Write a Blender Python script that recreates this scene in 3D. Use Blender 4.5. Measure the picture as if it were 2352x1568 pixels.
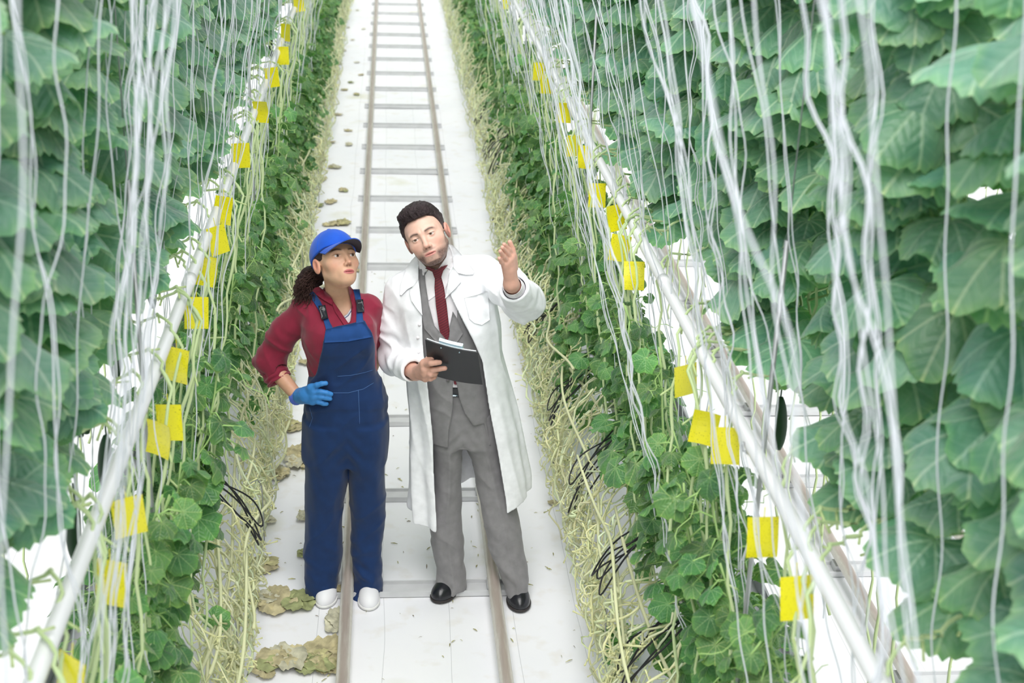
import bpy, math, random
import numpy as np
from mathutils import Vector, Matrix
from mathutils.bvhtree import BVHTree
from mathutils.geometry import delaunay_2d_cdt

random.seed(7)
RNG = np.random.default_rng(7)
SC = bpy.context.scene
for _o in list(bpy.data.objects):
    bpy.data.objects.remove(_o)

# ------------------------------------------------------------------ camera
F_PX, CAM_H = 3200.0, 3.17
PITCH, YAW, ROLL = math.atan(1314.0/F_PX), math.atan(330.0/F_PX*math.cos(math.atan(1314.0/F_PX))), 0.035
FWD = Vector((math.sin(YAW)*math.cos(PITCH), math.cos(YAW)*math.cos(PITCH), -math.sin(PITCH)))
RGT = Vector((math.cos(YAW), -math.sin(YAW), 0))
UP = RGT.cross(FWD)
RGT, UP = RGT*math.cos(ROLL)+UP*math.sin(ROLL), UP*math.cos(ROLL)-RGT*math.sin(ROLL)
CAM = Vector((0, 0, CAM_H))
cd = bpy.data.cameras.new('camera')
cam = bpy.data.objects.new('camera', cd)
SC.collection.objects.link(cam)
cam.matrix_world = Matrix(((RGT.x, UP.x, -FWD.x, CAM.x), (RGT.y, UP.y, -FWD.y, CAM.y), (RGT.z, UP.z, -FWD.z, CAM.z), (0, 0, 0, 1)))
cd.sensor_width = 36.0
cd.lens = 36.0*F_PX/2352.0
cd.clip_start = 0.05
cd.clip_end = 200
cd.dof.use_dof = True
cd.dof.focus_distance = 5.35
cd.dof.aperture_fstop = 3.8
SC.camera = cam

# ------------------------------------------------------------------ light and exposure
w = bpy.data.worlds.new('sky'); SC.world = w; w.use_nodes = True
wn = w.node_tree.nodes; wl = w.node_tree.links
bg = wn['Background']
tc = wn.new('ShaderNodeTexCoord'); sx = wn.new('ShaderNodeSeparateXYZ'); rmp = wn.new('ShaderNodeValToRGB')
wl.new(tc.outputs['Generated'], sx.inputs[0]); wl.new(sx.outputs[2], rmp.inputs[0]); wl.new(rmp.outputs[0], bg.inputs[0])
rmp.color_ramp.elements[0].position = 0.0; rmp.color_ramp.elements[0].color = (0.66, 0.68, 0.74, 1)
rmp.color_ramp.elements[1].position = 0.55; rmp.color_ramp.elements[1].color = (0.95, 0.95, 1.0, 1)
bg.inputs[1].default_value = 0.85
sd = bpy.data.lights.new('sun', 'SUN'); sd.energy = 3.0; sd.angle = math.radians(55); sd.color = (1.0, 0.985, 0.96)
sun = bpy.data.objects.new('sun', sd); SC.collection.objects.link(sun)
sun.rotation_euler = (math.radians(30), 0, math.radians(-4))
SC.view_settings.view_transform = 'Standard'
SC.view_settings.look = 'None'
SC.view_settings.exposure = 0.59
SC.view_settings.gamma = 1.0
SC.view_settings.use_curve_mapping = False

# ------------------------------------------------------------------ helpers
AX = 0.129            # centre line of the aisle

def ray(u, v):
    return (FWD + RGT*((u-1176.0)/F_PX) + UP*((784.0-v)/F_PX)).normalized()

def P(u, v, Y):       # point of the place seen at u, v at distance Y along the aisle
    r = ray(u, v)
    return CAM + r*(Y/r.y)

def G(u, v, z=0.0):   # same, at height z
    r = ray(u, v)
    return CAM + r*((z-CAM_H)/r.z)

def tag(o, label=None, cat=None, group=None, kind=None):
    if label: o['label'] = label
    if cat: o['category'] = cat
    if group: o['group'] = group
    if kind: o['kind'] = kind
    return o

def empty(name, loc=(0, 0, 0), rz=0.0):
    o = bpy.data.objects.new(name, None)
    o.empty_display_size = 0.1
    SC.collection.objects.link(o)
    o.location = loc; o.rotation_euler = (0, 0, rz)
    return o

def link(name, me, parent=None):
    o = bpy.data.objects.new(name, me)
    SC.collection.objects.link(o)
    if parent is not None: o.parent = parent
    return o

class MB:
    """collects geometry for ONE mesh object"""
    def __init__(s):
        s.v = []; s.f = []; s.n = 0; s.uv = []; s.col = []; s.fm = []
    def add(s, v, f, uv=None, col=None, m=0):
        v = np.asarray(v, float)
        s.v.append(v)
        s.f.append((np.asarray(f, int) + s.n)) if not isinstance(f, list) else s.f.append([[i+s.n for i in q] for q in f])
        s.fm += [m]*len(f)
        s.n += len(v)
        s.uv.append(np.zeros((len(v), 2)) if uv is None else uv)
        c = np.ones((len(v), 3)) if col is None else np.broadcast_to(np.asarray(col, float), (len(v), 3))
        s.col.append(c)
        return s
    def mesh(s, name, mats, smooth=True, attrs=True):
        v = np.concatenate(s.v); me = bpy.data.meshes.new(name)
        faces = []
        for f in s.f: faces += f if isinstance(f, list) else f.tolist()
        me.from_pydata(v.tolist(), [], faces)
        if not isinstance(mats, (list, tuple)): mats = [mats]
        for m in mats: me.materials.append(m)
        if attrs:
            li = np.empty(len(me.loops), int); me.loops.foreach_get('vertex_index', li)
            uv = np.concatenate(s.uv)[li]
            ul = me.uv_layers.new(name='UVMap'); ul.data.foreach_set('uv', uv.ravel())
            ca = me.color_attributes.new('Col', 'FLOAT_COLOR', 'POINT')
            c = np.concatenate(s.col); c4 = np.concatenate([c, np.ones((len(c), 1))], 1)
            ca.data.foreach_set('color', c4.ravel())
        if len(mats) > 1: me.polygons.foreach_set('material_index', s.fm)
        if smooth: me.polygons.foreach_set('use_smooth', [True]*len(me.polygons))
        me.update()
        return me
    def obj(s, name, mats, parent=None, smooth=True):
        return link(name, s.mesh(name, mats, smooth), parent)

def tube(mb, pts, r, n=6, col=None, cap=True, m=0, ref=(0.3, 0.2, 1)):
    pts = np.asarray(pts, float); k = len(pts)
    r = np.broadcast_to(np.asarray(r, float), (k,))
    t = np.gradient(pts, axis=0); t /= np.linalg.norm(t, axis=1)[:, None]+1e-9
    a = np.cross(t, np.asarray(ref, float)); bad = np.linalg.norm(a, axis=1) < .2
    if bad.any():
        a = np.cross(t, np.array([1., .1, .05]))
    a /= np.linalg.norm(a, axis=1)[:, None]; b = np.cross(t, a)
    an = np.arange(n)/n*2*math.pi
    v = pts[:, None, :] + r[:, None, None]*(np.cos(an)[None, :, None]*a[:, None, :] + np.sin(an)[None, :, None]*b[:, None, :])
    v = v.reshape(-1, 3)
    i = np.arange(k-1)[:, None]*n; j = np.arange(n)[None, :]; j2 = (j+1) % n
    f = np.stack([i+j, i+j2, i+n+j2, i+n+j], -1).reshape(-1, 4).tolist()
    if cap: f += [list(range(n))[::-1], list(range((k-1)*n, k*n))]
    mb.add(v, f, col=col, m=m)

def box(mb, c, s, R=None, m=0, col=None):
    v = np.array([[x, y, z] for x in (-.5, .5) for y in (-.5, .5) for z in (-.5, .5)])*np.array(s)
    if R is not None: v = v @ np.array(R).T
    v = v + np.array(c)
    mb.add(v, [[0, 1, 3, 2], [4, 6, 7, 5], [0, 4, 5, 1], [2, 3, 7, 6], [0, 2, 6, 4], [1, 5, 7, 3]], m=m, col=col)

def rotm(rx=0, ry=0, rz=0):
    return np.array((Matrix.Rotation(rz, 3, 'Z') @ Matrix.Rotation(ry, 3, 'Y') @ Matrix.Rotation(rx, 3, 'X')))

def vnoise(p, seed=0):
    """smooth value noise, -1..1"""
    p = np.asarray(p, float); i = np.floor(p).astype(np.int64); f = p-i; f = f*f*(3-2*f)
    def h(a, b, c):
        x = (a*374761393 + b*668265263 + c*2147483647 + seed*974711) & 0xffffffff
        x = ((x ^ (x >> 13))*1274126177) & 0xffffffff
        x = x ^ (x >> 16)
        return (x & 0xffff)/32767.5-1
    r = 0
    for dx in (0, 1):
        for dy in (0, 1):
            for dz in (0, 1):
                wgt = (f[..., 0] if dx else 1-f[..., 0])*(f[..., 1] if dy else 1-f[..., 1])*(f[..., 2] if dz else 1-f[..., 2])
                r = r + wgt*h(i[..., 0]+dx, i[..., 1]+dy, i[..., 2]+dz)
    return r

# ------------------------------------------------------------------ materials
def srgb(r, g, b):
    f = lambda c: (c/255/12.92) if c/255 <= .04045 else ((c/255+.055)/1.055)**2.4
    return (f(r), f(g), f(b), 1)

class NT:
    def __init__(s, name):
        s.mat = bpy.data.materials.new(name); s.mat.use_nodes = True
        s.t = s.mat.node_tree; s.b = s.t.nodes['Principled BSDF']; s.out = s.t.nodes['Material Output']
    def n(s, typ, **kw):
        x = s.t.nodes.new('ShaderNode'+typ)
        for k, v in kw.items(): setattr(x, k, v)
        return x
    def l(s, a, b): s.t.links.new(a, b)
    def math(s, op, a, b=None, c=None):
        x = s.n('Math', operation=op)
        for i, q in enumerate((a, b, c)):
            if q is None: continue
            if isinstance(q, (int, float)): x.inputs[i].default_value = q
            else: s.l(q, x.inputs[i])
        return x.outputs[0]
    def mix(s, f, a, b, mode='MIX'):
        x = s.n('Mix', data_type='RGBA', blend_type=mode)
        for sock, q in ((x.inputs[0], f), (x.inputs[6], a), (x.inputs[7], b)):
            if isinstance(q, (int, float)): sock.default_value = q
            elif isinstance(q, tuple): sock.default_value = q
            else: s.l(q, sock)
        return x.outputs[2]
    def noise(s, scale, vec=None, detail=3, stretch=None, obj=True):
        x = s.n('TexNoise'); x.inputs['Scale'].default_value = scale; x.inputs['Detail'].default_value = detail
        if vec is None:
            vec = s.n('TexCoord').outputs['Object']
        if stretch:
            mp = s.n('Mapping'); mp.inputs['Scale'].default_value = stretch; s.l(vec, mp.inputs[0]); vec = mp.outputs[0]
        s.l(vec, x.inputs['Vector'])
        return x.outputs[0]
    def ramp(s, f, a, b, ca=(0, 0, 0, 1), cb=(1, 1, 1, 1)):
        x = s.n('ValToRGB'); x.color_ramp.elements[0].position = a; x.color_ramp.elements[1].position = b
        x.color_ramp.elements[0].color = ca; x.color_ramp.elements[1].color = cb
        s.l(f, x.inputs[0]); return x.outputs[0]
    def bump(s, h, strength=.3, dist=.002, prev=None):
        x = s.n('Bump'); x.inputs['Strength'].default_value = strength; x.inputs['Distance'].default_value = dist
        s.l(h, x.inputs['Height'])
        if prev is not None: s.l(prev, x.inputs['Normal'])
        return x.outputs[0]

def simple(name, rgb, rough=.5, metal=0, spec=.5, var=0, scale=8, bump=0, bscale=200, bdist=.001, vcol=False, stretch=None):
    t = NT(name); b = t.b
    b.inputs['Roughness'].default_value = rough; b.inputs['Metallic'].default_value = metal
    b.inputs['Specular IOR Level'].default_value = spec
    base = srgb(*rgb)
    b.inputs['Base Color'].default_value = base
    src = None
    if vcol:
        src = t.n('VertexColor', layer_name='Col').outputs[0]
        src = t.mix(1.0, src, base, 'MULTIPLY')
    if var:
        nn = t.noise(scale, stretch=stretch)
        fac = t.ramp(nn, .3, .7, (1-var, 1-var, 1-var, 1), (1+var*.3, 1+var*.3, 1+var*.3, 1))
        src = t.mix(1.0, src if src is not None else base, fac, 'MULTIPLY')
    if src is not None: t.l(src, b.inputs['Base Color'])
    if bump:
        t.l(t.bump(t.noise(bscale), bump, bdist), b.inputs['Normal'])
    return t.mat

def fabric(name, rgb, rough=.85, fold=.5, fscale=9, sheen=.2, weave=900, var=.06, stretch=(1, 1, .35), fdist=.012):
    t = NT(name); b = t.b
    base = srgb(*rgb)
    nn = t.noise(30)
    fac = t.ramp(nn, .3, .7, (1-var, 1-var, 1-var, 1), (1+var, 1+var, 1+var, 1))
    t.l(t.mix(1.0, base, fac, 'MULTIPLY'), b.inputs['Base Color'])
    b.inputs['Roughness'].default_value = rough
    b.inputs['Specular IOR Level'].default_value = .25
    b.inputs['Sheen Weight'].default_value = sheen
    h1 = t.noise(fscale, detail=2, stretch=stretch)
    n1 = t.bump(h1, fold, fdist)
    h2 = t.noise(weave, detail=1)
    t.l(t.bump(h2, .12, .0006, n1), b.inputs['Normal'])
    return t.mat

def leaf_mat(name, c1, c2, vein, trans=.28, rough=.42, sheen=.25):
    t = NT(name); b = t.b
    uv = t.n('UVMap').outputs[0]; s = t.n('SeparateXYZ'); t.l(uv, s.inputs[0])
    x, y = s.outputs[0], s.outputs[1]
    phi = t.math('ARCTAN2', x, y)
    r = t.math('SQRT', t.math('ADD', t.math('MULTIPLY', x, x), t.math('MULTIPLY', y, y)))
    q = t.math('DIVIDE', phi, 0.66)
    dl = t.math('MULTIPLY', t.math('ABSOLUTE', t.math('SUBTRACT', q, t.math('ROUND', q))), 0.66)
    dist = t.math('MULTIPLY', dl, r)
    v1 = t.math('LESS_THAN', dist, .018)
    ph = t.math('ADD', t.math('ADD', t.math('MULTIPLY', r, 9.0), t.math('MULTIPLY', t.noise(20), .7)), t.math('MULTIPLY', dist, -8.0))
    fr = t.math('ABSOLUTE', t.math('SUBTRACT', ph, t.math('ROUND', ph)))
    v2 = t.math('LESS_THAN', fr, .07)
    vv = t.math('MAXIMUM', v1, t.math('MULTIPLY', v2, .22))
    vc = t.n('VertexColor', layer_name='Col').outputs[0]
    nz = t.noise(14)
    base = t.mix(t.ramp(nz, .35, .65), srgb(*c1), srgb(*c2))
    base = t.mix(t.math('MULTIPLY', vv, .5), base, srgb(*vein))
    base = t.mix(1.0, base, vc, 'MULTIPLY')
    t.l(base, b.inputs['Base Color'])
    b.inputs['Roughness'].default_value = rough
    b.inputs['Specular IOR Level'].default_value = .5
    b.inputs['Sheen Weight'].default_value = sheen
    puff = t.math('ADD', t.math('MULTIPLY', fr, 1.2), t.math('MULTIPLY', t.noise(90), .8))
    puff = t.math('SUBTRACT', puff, t.math('MULTIPLY', v1, .5))
    nb = t.bump(puff, .55, .004)
    t.l(nb, b.inputs['Normal'])
    tr = t.n('BsdfTranslucent'); t.l(t.mix(1.0, base, (1.0, 1.35, .42, 1), 'MULTIPLY'), tr.inputs[0])
    mx = t.n('MixShader'); mx.inputs[0].default_value = trans
    t.l(b.outputs[0], mx.inputs[1]); t.l(tr.outputs[0], mx.inputs[2]); t.l(mx.outputs[0], t.out.inputs[0])
    return t.mat

M = {}
M['leaf'] = leaf_mat('mature_leaf', (92, 144, 120), (122, 166, 138), (186, 210, 188), trans=.25, rough=.36, sheen=.4)
M['leaf_young'] = leaf_mat('young_leaf', (68, 120, 76), (100, 150, 90), (156, 188, 134), trans=.22, rough=.45)
M['string'] = simple('white_twine', (222, 225, 232), .7)
M['pipe'] = simple('white_painted_pipe', (238, 238, 240), .3, spec=.6, var=.03)
M['steel'] = simple('galvanised_steel', (170, 172, 174), .4, metal=.5, var=.15, scale=30)
M['stem'] = simple('green_stem', (196, 212, 164), .6, vcol=True)
M['vine'] = simple('bare_vine', (224, 226, 190), .75, vcol=True)
M['black'] = simple('black_hose', (24, 24, 30), .45)
M['slab'] = simple('white_slab_film', (226, 228, 232), .4, var=.08)
M['cucumber'] = simple('cucumber_skin', (34, 66, 40), .5, spec=.25, bump=.3, bscale=60, bdist=.002, var=.3)
# ------------------------------------------------------------------ floor
def floor_mat():
    t = NT('white_ground_cover'); b = t.b
    g = t.n('NewGeometry').outputs['Position']; s = t.n('SeparateXYZ'); t.l(g, s.inputs[0])
    wob = t.math('MULTIPLY', t.noise(.9, g, 2), .05)
    xx = t.math('DIVIDE', t.math('ADD', s.outputs[0], wob), .262)
    ln = t.math('MULTIPLY', t.math('ABSOLUTE', t.math('SUBTRACT', xx, t.math('ROUND', xx))), .262)
    line = t.math('LESS_THAN', ln, .0011)
    n1 = t.noise(1.3, g, 4); n2 = t.noise(9, g, 5)
    base = t.mix(t.ramp(n1, .35, .7), srgb(240, 240, 243), srgb(232, 233, 238))
    dirt = t.ramp(n2, .56, .74)
    base = t.mix(t.math('MULTIPLY', dirt, .35), base, srgb(214, 206, 190))
    st = t.ramp(t.noise(2.2, g, 3), .60, .74)
    base = t.mix(t.math('MULTIPLY', st, .55), base, srgb(208, 208, 178))
    base = t.mix(t.math('MULTIPLY', line, .5), base, srgb(150, 152, 158))
    t.l(base, b.inputs['Base Color']); b.inputs['Roughness'].default_value = .6
    b.inputs['Specular IOR Level'].default_value = .3
    wr = t.bump(t.noise(3.5, g, 3, stretch=(1, .5, 1)), .35, .03)
    t.l(t.bump(t.noise(60, g, 2), .1, .002, wr), b.inputs['Normal'])
    return t.mat
mb = MB(); xs = np.linspace(-7, 7, 141); ys = np.concatenate([np.linspace(-2, 12, 141), np.linspace(12.4, 60, 80)])
gx, gy = np.meshgrid(xs, ys); gz = .004*vnoise(np.stack([gx*1.4, gy*1.4, gx*0], -1), 3)-.004
v = np.stack([gx, gy, gz], -1).reshape(-1, 3); nx = len(xs)
i = (np.arange(len(ys)-1)[:, None]*nx + np.arange(nx-1)[None, :])
mb.add(v, np.stack([i, i+1, i+1+nx, i+nx], -1).reshape(-1, 4))
fl = mb.obj('floor', floor_mat()); fl['kind'] = 'structure'

# ------------------------------------------------------------------ pipe rails and sleepers
def rail_mat():
    t = NT('worn_pipe_rail'); b = t.b
    g = t.n('NewGeometry'); s = t.n('SeparateXYZ'); t.l(g.outputs['Position'], s.inputs[0])
    hz = t.math('ADD', s.outputs[2], t.math('MULTIPLY', t.math('SUBTRACT', t.noise(60, g.outputs['Position'], 3, stretch=(1, .12, 1)), .5), .012))
    topc = t.ramp(hz, .086, .092)
    base = t.mix(t.noise(40, g.outputs['Position'], 4), srgb(222, 219, 212), srgb(198, 192, 182))
    worn = t.mix(t.noise(25, g.outputs['Position'], 4, stretch=(1, .1, 1)), srgb(188, 176, 166), srgb(150, 136, 130))
    t.l(t.mix(topc, base, worn), b.inputs['Base Color'])
    b.inputs['Roughness'].default_value = .45; b.inputs['Metallic'].default_value = .15
    return t.mat
M['rail'] = rail_mat()
M['sleeper'] = simple('galvanised_sleeper', (205, 206, 208), .45, metal=.0, var=.1, scale=12)
def aisle_track(cx, far, words, y0=-1.0):
    for sgn, side in ((-1, 'left'), (1, 'right')):
        mb = MB(); ys_ = np.linspace(y0, far, 60)
        tube(mb, [(cx+sgn*.3, y, .069) for y in ys_], .0255, 20)
        r = mb.obj('pipe_rail', M['rail'])
        tag(r, f'long worn grey pipe rail, the {side} one in the {words}', 'rail')
        r['group'] = 'pipe rails'
def sleeper_mesh():
    mb = MB(); L, wd, h, t = .74, .085, .024, .004
    box(mb, (0, 0, .006), (L, wd, .006)); box(mb, (0, -wd/2, h/2), (L, .007, h)); box(mb, (0, wd/2, h/2), (L, .007, h))
    for sx_ in (-.3, .3): box(mb, (sx_, 0, .026), (.05, .06, .034))
    return mb.mesh('sleeper', M['sleeper'], smooth=False)
aisle_track(AX, 48, 'middle aisle')
aisle_track(AX+2.11, 24, 'aisle beyond the right row')
aisle_track(AX-2.11, 24, 'aisle beyond the left row')
smesh = sleeper_mesh()
k = 0
Y1 = G(990, 1356).y
for j in range(-6, 48):
    y = Y1 + .806*j
    o = link('sleeper', smesh); o.location = (AX+.0, y, 0)
    nm = {0: 'at the rear black shoe', 1: 'first behind the shoes', 2: 'second behind the shoes'}.get(j)
    tag(o, f'grey steel sleeper across the middle aisle rails, {nm}' if nm else ('grey steel sleeper across the middle aisle rails, in front of the people' if j < 0 else 'thin grey sleeper across the middle aisle rails, beyond the people'), 'sleeper', 'sleepers of the middle aisle rails')
for sgn, wd in ((1, 'right'), (-1, 'left')):
    for j in range(-5, 8):
        o = link('sleeper', smesh); o.location = (AX+sgn*2.11, Y1+.1+.806*j, 0)
        tag(o, f'grey steel sleeper glimpsed under the leaves in the aisle to the {wd}', 'sleeper', f'sleepers of the {wd} aisle rails')

# ------------------------------------------------------------------ gutters, slabs, pipes, hoses
for sgn, side in ((-1, 'left'), (1, 'right')):
    cx = AX + sgn*1.05
    mb = MB()
    prof = [(-.16, .5), (-.155, .44), (-.1, .43), (-.09, .41), (.09, .41), (.1, .43), (.155, .44), (.16, .5), (.152, .5), (.148, .448), (-.148, .448), (-.152, .5)]
    yy = np.array([-1.0, 30.0]); n = len(prof)
    vv = [(cx+p[0], y, p[1]) for y in yy for p in prof]
    mb.add(vv, [[a, (a+1) % n, (a+1) % n+n, a+n] for a in range(n)])
    for y in np.arange(-.5, 30, 2.0):
        box(mb, (cx, y, .205), (.04, .04, .41)); box(mb, (cx, y, .405), (.26, .05, .02))
    o = mb.obj('growing_gutter', M['steel'], smooth=False)
    tag(o, f'long raised steel growing gutter under the {side} plant row', 'gutter')
    slab = MB()
    L = .98; nn = 12; prof = []
    for a in range(nn):
        an = a/nn*2*math.pi; ce, se = math.cos(an), math.sin(an)
        prof.append((.1*math.copysign(abs(ce)**.5, ce), .042*math.copysign(abs(se)**.5, se)))
    st = [(-.5, .3), (-.49, .85), (-.45, 1), (-.2, 1.02), (0, .98), (.2, 1.02), (.45, 1), (.49, .85), (.5, .3)]
    vv = [(p[0]*q, t_*L, p[1]*q+.045) for t_, q in st for p in prof]
    ff = [[i_*nn+a, i_*nn+(a+1) % nn, (i_+1)*nn+(a+1) % nn, (i_+1)*nn+a] for i_ in range(len(st)-1) for a in range(nn)]
    ff += [list(range(nn))[::-1], list(range((len(st)-1)*nn, len(st)*nn))]
    slab.add(vv, ff)
    sm = slab.mesh('substrate_slab', M['slab'])
    for j in range(0, 14):
        o = link('substrate_slab', sm); o.location = (cx+RNG.uniform(-.01, .01)-sgn*.03, .6+j*1.02, .448)
        tag(o, f'white plastic wrapped substrate slab in the {side} gutter', 'slab', f'substrate slabs in the {side} gutter')
    # white heating pipe the vines lie over
    px = AX + sgn*.742
    mb = MB(); tube(mb, [(px, y, 1.68+.004*math.sin(y)) for y in np.linspace(-.6, 26, 70)], .018, 18)
    for y in np.arange(1.1, 26, 3.0):
        tube(mb, [(px, y-.03, 1.68), (px, y+.03, 1.68)], .0205, 18)
    o = mb.obj('grow_pipe', M['pipe'])
    tag(o, f'white painted pipe hung along the {side} row at chest height', 'pipe')
    for y in ((2.95, 6.1, 9.2) if sgn > 0 else (3.4, 6.5, 9.6)):
        mb = MB()
        tube(mb, [(px+sgn*.03, y, z) for z in (.5, 1.2, 2.2)], .006, 8)
        tube(mb, [(px+sgn*.03, y, 1.64), (px, y, 1.655), (px-sgn*.022, y, 1.67), (px-sgn*.022, y, 1.69)], .004, 6)
        tube(mb, [(px+sgn*.03, y, 2.2), (px+sgn*.03, y, 3.9)], .002, 5)
        o = mb.obj('hanger_rod', M['steel'])
        tag(o, f'thin steel rod holding up the white pipe of the {side} row', 'rod', f'hanger rods of the {side} pipe')
    # overhead crop wires
    for q in (0.0, .05):
        mb = MB(); lt = (.78-.25*2.55 if sgn > 0 else .80-.10*2.55)
        tube(mb, [(AX+sgn*(lt+q), y, 3.58) for y in np.linspace(-.6, 26, 10)], .0025, 6)
        o = mb.obj('crop_wire', M['steel']); tag(o, f'overhead steel wire carrying the white strings of the {side} row', 'wire', f'crop wires of the {side} row')

# ------------------------------------------------------------------ white strings
def string_mesh(seed):
    r = np.random.default_rng(seed); z = np.linspace(0, 2.6, 80)
    def wv():
        s = np.zeros_like(z)
        for k_ in range(5):
            s += r.uniform(.2, 1)*np.sin(z*2*math.pi/r.uniform(.16, .7)+r.uniform(0, 6.28))*(.0042 if k_ < 3 else .0075)
        return s
    x, y = wv(), wv()
    mb = MB(); tube(mb, np.stack([x, y, z], 1), .0017, 6)
    if seed % 3 == 0:
        x2, y2 = x+wv()*.6+.004, y+wv()*.6
        tube(mb, np.stack([x2, y2, z], 1), .0015, 5)
    return mb.mesh('string', M['string'])
strm = [string_mesh(s) for s in range(12)]
for sgn, side, lean, lat in ((-1, 'left', .10, .83), (1, 'right', .22, .82)):
    y = .55; k = 0
    while y < 13.5 and k < 148:
        o = link('string', strm[int(RNG.integers(12))])
        zb = RNG.uniform(.85, 1.25)
        b0 = Vector((AX+sgn*(lat+RNG.uniform(-.14, .16)), y, .0+zb)); ln = lean+RNG.uniform(-.10, .08)
        o.location = b0
        o.rotation_euler = (RNG.uniform(-.04, .04), -sgn*math.atan(ln), 0)
        o.scale = (1, 1, 1) if RNG.random() < .5 else (-1, 1, 1)
        tag(o, f'thin wavy white crop string hanging down over the {side} plant row', 'string', f'white crop strings of the {side} row')
        y += RNG.uniform(.02, .115)*(1+.04*y); k += 1

# ------------------------------------------------------------------ leaves
def leaf_shape(seed, nr=6, na=54, serr=1.0):
    """unit leaf: base at origin, tip towards +y, length about 1; returns verts, faces, uv"""
    r = np.random.default_rng(seed)
    phi = np.linspace(-math.pi*.93, math.pi*.93, na)
    lob = 0
    for c, a, wd in ((0, .20, .36), (.95, .10, .36), (-.95, .10, .36), (1.9, .05, .35), (-1.9, .05, .35)):
        c += r.uniform(-.06, .06); lob = lob + a*np.exp(-((phi-c)/wd)**2)
    rad = .50 + lob + .08*np.cos(phi)
    rad *= 1-.25*np.exp(-((np.abs(phi)-math.pi)/.35)**2)
    rad += serr*.017*np.where(np.arange(na) % 2 == 0, 1, -1)
    rad *= 1+r.uniform(-.03, .03, na)
    t = np.linspace(0, 1, nr+1)[1:]
    cy = .0
    X = t[:, None]*rad[None]*np.sin(phi)[None]*1.18; Y = t[:, None]*rad[None]*np.cos(phi)[None]+.0
    v = np.concatenate([[[0, 0]], np.stack([X, Y], -1).reshape(-1, 2)])
    f = []
    for a in range(na-1): f.append([0, 1+a+1, 1+a])
    for q in range(nr-1):
        for a in range(na-1):
            b = 1+q*na+a; f.append([b, b+1, b+1+na, b+na])
    return v, f, rad, phi, t

def leaf3(seed, droop, cup, wave, serr=1.0, nr=6, na=54):
    v2, f, rad, phi, t = leaf_shape(seed, nr, na, serr)
    x, y = v2[:, 0], v2[:, 1]; r = np.hypot(x, y)
    c_ = max(cup, .05)*1.9
    z = -(1-np.cos(c_*x))/c_ + wave*.05*np.sin(np.arctan2(x, y)*5+seed)*r + wave*.045*vnoise(np.stack([x*3, y*3, x*0+seed], 1), seed)
    z += .06*np.abs(np.sin(np.arctan2(x, y)*4.76))*r*.6
    # bend along y
    a = droop*np.maximum(y, -.4); yy = np.where(abs(droop) > 1e-3, np.sin(a)/droop, y); zz = -(1-np.cos(a))/droop if abs(droop) > 1e-3 else 0
    v = np.stack([np.sin(c_*x)/c_, yy, z+zz], 1)
    edge = np.concatenate([[0], np.repeat(t, len(phi))])
    return v, f, v2.copy(), edge

LEAVES = [leaf3(s, d, c, w_) for s, (d, c, w_) in enumerate([(.6, .95, 1), (.9, 1.1, 1.2), (.5, .8, 1), (1.0, 1.0, 1.5), (.7, 1.2, 1), (.8, .9, 1.6), (1.1, .8, 1.2), (.6, 1.1, 1)])]
LEAVES_LO = [leaf3(s+20, d, c, w_, nr=4, na=32) for s, (d, c, w_) in enumerate([(1.0, .55, 1.6), (1.3, .8, 2.0), (.7, .4, 1.6), (1.5, .6, 2.2), (1.1, 1.0, 1.8), (.5, .5, 2)])]

def put_leaf(mb, lib, pos, az, pitch, roll, size, tint):
    v, f, uv, edge = lib
    # local: +y = along the leaf; rotate so that it points to azimuth az with pitch
    R = (Matrix.Rotation(az, 3, 'Z') @ Matrix.Rotation(pitch, 3, 'X') @ Matrix.Rotation(roll, 3, 'Y'))
    vv = (v*size) @ np.array(R).T + np.asarray(pos)
    col = np.asarray(tint)[None]*(1+.0*edge[:, None])
    e = np.clip((edge-.86)/.14, 0, 1)[:, None]
    col = col*(1-e)+col*np.array([1.35, 1.25, .9])*e
    mb.add(vv, f, uv=uv, col=col)
    return vv

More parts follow.
